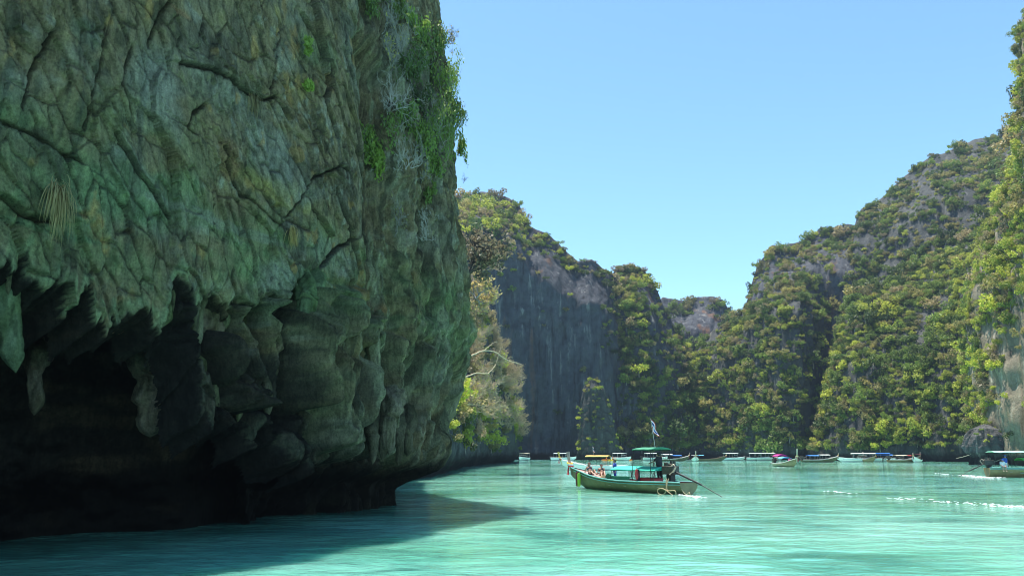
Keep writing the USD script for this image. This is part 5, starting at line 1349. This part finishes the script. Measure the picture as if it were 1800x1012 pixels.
longtail('longtail boat with magenta and blue covers heading towards the viewer', vessel(1380, 820), -1.5, hull='varnish', trim='white', roofs=((-3.2, -0.8, 1.9, 1.9, 0.3, 'magenta'), (-0.6, 1.0, 1.9, 1.5, 0.25, 'sky')), L=9.5, prow=3.1, prow_mat='pale', detail=False)
person('passenger in pink sitting amidships in the magenta-covered longtail boat', 'sit', vessel(1383, 820) + [0.0, -1.6, 0.75], -1.5, 'pink', 'navy')
longtail('moored longtail boat with a blue cover, broadside on below the dark flank', vessel(1440, 812), 0.12, hull='olive', trim='white', roofs=((-3.2, -0.3, 1.8, 1.7, 0.2, 'blue'), (0.0, 2.8, 1.8, 1.9, 0.12, 'white')), L=9.6, prow=2.4, detail=False, posts_mat='steel')
longtail('pale longtail boat with a pinkish bow pointing at the viewer', vessel(1222, 810.5), -1.75, hull='white', trim='pale', roofs=((-2.5, 0.5, 1.8, 1.7, 0.2, 'white'),), L=9, prow=2.9, prow_mat='pale', detail=False)
longtail('uncovered olive longtail boat with its dark bow to the right', vessel(1248, 810.0), 0.1, hull='olive', trim='olive', L=9.0, prow=2.2, prow_mat='dark', detail=False, roofs=((-3.6, -2.0, 1.6, 1.7, 0.15, 'sky'),))
longtail('blue-roofed longtail boat behind the helm roof of the main boat', vessel(1183, 810), 0.25, hull='olive', trim='white', roofs=((-3.4, -0.4, 1.9, 1.9, 0.2, 'white'), (-0.2, 2.6, 1.9, 1.6, 0.2, 'blue')), L=9.5, prow=2.5, detail=False)
longtail('small longtail boat showing its bow in front of the white speedboats', vessel(1523, 811.5), -1.4, hull='varnish', trim='pale', roofs=((-2.4, -0.6, 1.7, 1.7, 0.15, 'white'),), L=7.5, prow=2.0, prow_mat='dark', detail=False)
longtail('moored longtail boat with a blue roof in the middle of the right-hand row', vessel(1555, 809.5), 3.0, hull='olive', trim='white', roofs=((-2.2, 1.6, 1.8, 1.8, 0.2, 'blue'),), L=9.3, prow=2.6, prow_mat='pale', detail=False)
longtail('moored longtail boat with a maroon and white roof beside the blue-roofed one', vessel(1588, 812), 0.2, hull='varnish', trim='white', roofs=((-2.6, 0.8, 1.8, 1.75, 0.2, 'pale'), (0.9, 2.2, 1.7, 1.7, 0.15, 'red')), L=9.0, prow=2.6, prow_mat='deck', detail=False)
longtail('white longtail boat with a dark frame at the right end of the moored row', vessel(1612, 812), -2.2, hull='white', trim='white', roofs=((-2.2, 0.2, 1.8, 2.0, 0.1, 'maroon'),), L=8.0, prow=2.3, prow_mat='deck', detail=False)

def speedboat(label, loc, hd, top='white', L=9.0, stripe='aqua', roof=True):
    H = Hull(L, 2.6, 0.85, 1.25, 0.3)
    t = thing('speedboat', label, 'boat', loc, hd)
    obj('hull', H.shell(), B['white'], t)
    obj('interior', H.shell(0.07, 0.3), B['white'], t)
    for s_ in (1, -1):
        obj('gunwale', H.rail(0.0, 0.0, 0.05, s_), B['white'], t)
        obj('stripe', H.rail(0.012, -0.30, 0.04, s_, 0.02, 0.9), B[stripe], t)
    obj('foredeck', box(H.x(np.array(0.74)), 0, 1.0, L * 0.24, 1.7, 0.10, 0.04), B['white'], t, smooth=False)
    w = obj('windscreen', box(L * 0.14, 0, 1.38, 0.08, 2.0, 0.55), B['glass'], t, smooth=False)
    obj('frame', box(L * 0.14, 0, 1.68, 0.12, 2.1, 0.06), B['white'], w, smooth=False)
    if roof:
        obj('roof', canopy(-L * 0.36, L * 0.2, 2.4, 2.25, 0.14, 0.08), B[top], t, smooth=40)
        for s_ in (1, -1):
            for xx in (-L * 0.34, -L * 0.08, L * 0.16):
                obj('roof_post', rod((xx, s_ * 1.1, 0.8), (xx, s_ * 1.08, 2.25), 0.035), B['steel'], t)
    for yy in (-0.45, 0.45):
        obj('outboard_engine', cat_([trimesh.Trimesh(*box(-L / 2 - 0.25, yy, 1.05, 0.55, 0.36, 0.5, 0.06)), trimesh.Trimesh(*box(-L / 2 - 0.2, yy, 0.45, 0.25, 0.16, 0.8, 0.03))]), B['black'], t)
    obj('seat', box(-L * 0.1, 0, 0.75, L * 0.3, 1.3, 0.4, 0.05), B['pale'], t, smooth=False)
    return t
speedboat('small speedboat with a cream roof alone near the shrubby shore', vessel(921, 807), -1.9, 'pale', 7.5)
speedboat('white speedboat left of the golden-roofed longtail, below the streaked wall', vessel(990, 806.5), -0.5, 'white', 8.0)
speedboat('white speedboat with a pale blue hull right of the pinnacle', vessel(1092, 806.5), -0.9, 'white', 7.5, 'sky')
speedboat('white double-roofed speedboat seen beneath the helm roof of the main longtail', vessel(1150, 808.5), 0.2, 'white', 8.0)
speedboat('white speedboat with a sloping roof right of the uncovered longtail', vessel(1288, 807), 0.15, 'white', 7.5, 'sky')
speedboat('shorter white speedboat at the left of a pair below the buttress', vessel(1331, 807), -0.2, 'white', 6.5)
speedboat('longer white speedboat at the right of a pair below the buttress', vessel(1352, 806.7), 0.1, 'white', 8.5)
speedboat('large white speedboat with a dark windscreen at the left of the right-hand row', vessel(1512, 807.5), 2.9, 'white', 11.0, 'sky')
speedboat('white and blue speedboat behind the small bow-on longtail', vessel(1542, 811), 3.0, 'blue', 9.0, 'blue')

def kayak(label, loc, hd, colr, group=None):
    t = thing('kayak', label, 'kayak', loc, hd, group)
    n, m = 17, 10
    V = []
    for u in np.linspace(-1, 1, n):
        r = 0.36 * max(1 - abs(u) ** 2.2, 0.02) ** 0.6
        th = np.arange(m) / m * 2 * math.pi
        V.append(np.stack([np.full(m, u * 1.8), r * np.cos(th), 0.16 + 0.22 * r / 0.36 * np.sin(th) + 0.12 * abs(u) ** 3], 1))
    V = np.array(V)
    i = np.arange(n - 1)[:, None] * m + np.arange(m)[None]
    j = np.arange(n - 1)[:, None] * m + (np.arange(m)[None] + 1) % m
    obj('hull', (V.reshape(-1, 3), quads_tri(np.stack([i, i + m, j + m, j], -1).reshape(-1, 4))), B[colr], t, smooth=True)
    obj('cockpit', rod((-0.1, 0, 0.30), (-0.1, 0, 0.40), 0.24, 12), B['black'], t)
    return t
for x, y, c, lab in ((1077, 806.3, 'yellow', 'yellow kayak between the golden roof and the pale blue speedboat'), (1103, 807, 'orange', 'orange kayak just right of the pale blue speedboat'), (1066, 806.2, 'orange', 'orange kayak left of the yellow one'), (1268, 808, 'red', 'red kayak at the dark bow of the uncovered longtail')):
    k = kayak(lab, vessel(x, y), 0.3, c)
    person(f'paddler in the {lab}', 'sit', vessel(x, y) + [0, 0, 0.36], 0.3, {'yellow': 'orange', 'orange': 'orange', 'red': 'red'}[c], 'navy')
# mooring line to the boulder
a, b = at_water(1668, 808.5) + [0, 0, 0.4], at_depth(1706, 800, 168)
u = np.linspace(0, 1, 20)
t = obj('mooring_line', tube(a + (b - a) * u[:, None] - np.array([0, 0, 1.2]) * (u * (1 - u))[:, None] + np.array([0, 0, 0.2]), 0.05, 5), B['pale'])
tag(t, 'pale mooring line stretched low over the water to the grey boulder', 'rope')

# ------------------------------------------------------------------ foam of the wakes
M['foam'] = principled('foam', (0.80, 0.84, 0.83), 0.6, noise_scale=3, vary=0.05)
def wake(label, pts, width, n, seed, dens=1.0):
    rng = np.random.default_rng(seed)
    q = np.array([at_water(*p) for p in pts])
    u = np.concatenate([[0], np.cumsum(np.linalg.norm(np.diff(q, axis=0), axis=1))])
    parts = []
    for _ in range(n):
        t = rng.random() ** dens
        if noise(np.array([t * u[-1] * 0.9, seed, 0.5]), 3) * 0.6 + noise(np.array([t * u[-1] * 0.22, seed, 0.1]), 4) * 0.6 < 0.62 - 0.25 * t:
            continue
        c = np.array([np.interp(t * u[-1], u, q[:, i]) for i in range(3)])
        w = np.interp(t, [0, 1], width)
        c = c + [rng.normal(0, w), rng.normal(0, w), 0]
        r, k = 0.30 * (abs(rng.normal(0, 0.10)) + 0.03), 7
        th = np.arange(k) / k * 2 * math.pi
        rr = r * rng.uniform(0.5, 1.4, k)
        V = np.stack([c[0] + 2.2 * rr * np.cos(th), c[1] + rr * np.sin(th), np.full(k, 0.045)], 1)
        V = np.vstack([V, [[c[0], c[1], 0.05 + 0.2 * r]]])
        parts.append((V, np.stack([np.full(k, k), np.arange(k), (np.arange(k) + 1) % k], 1)))
    p = obj('foam', join(parts), M['foam'], smooth=True)
    tag(p, label, 'foam', kind='stuff')
wake('white foam trailing left behind the stern of the green-canopied boat', [(1640, 832), (1690, 835), (1720, 838), (1748, 840)], (0.15, 0.7), 520, 5, 0.55)
wake('long thin line of foam crossing the water at the right', [(1440, 862), (1540, 872), (1600, 878), (1680, 884), (1740, 888), (1850, 896)], (0.25, 0.6), 420, 6, 0.6)
wake('small churned foam at the tail shaft of the main longtail boat', [(1185, 868), (1205, 871), (1235, 876)], (0.12, 0.25), 90, 7)
wake('small patch of foam under the bow of the magenta-covered boat', [(1365, 821), (1385, 822)], (0.4, 0.5), 60, 8)
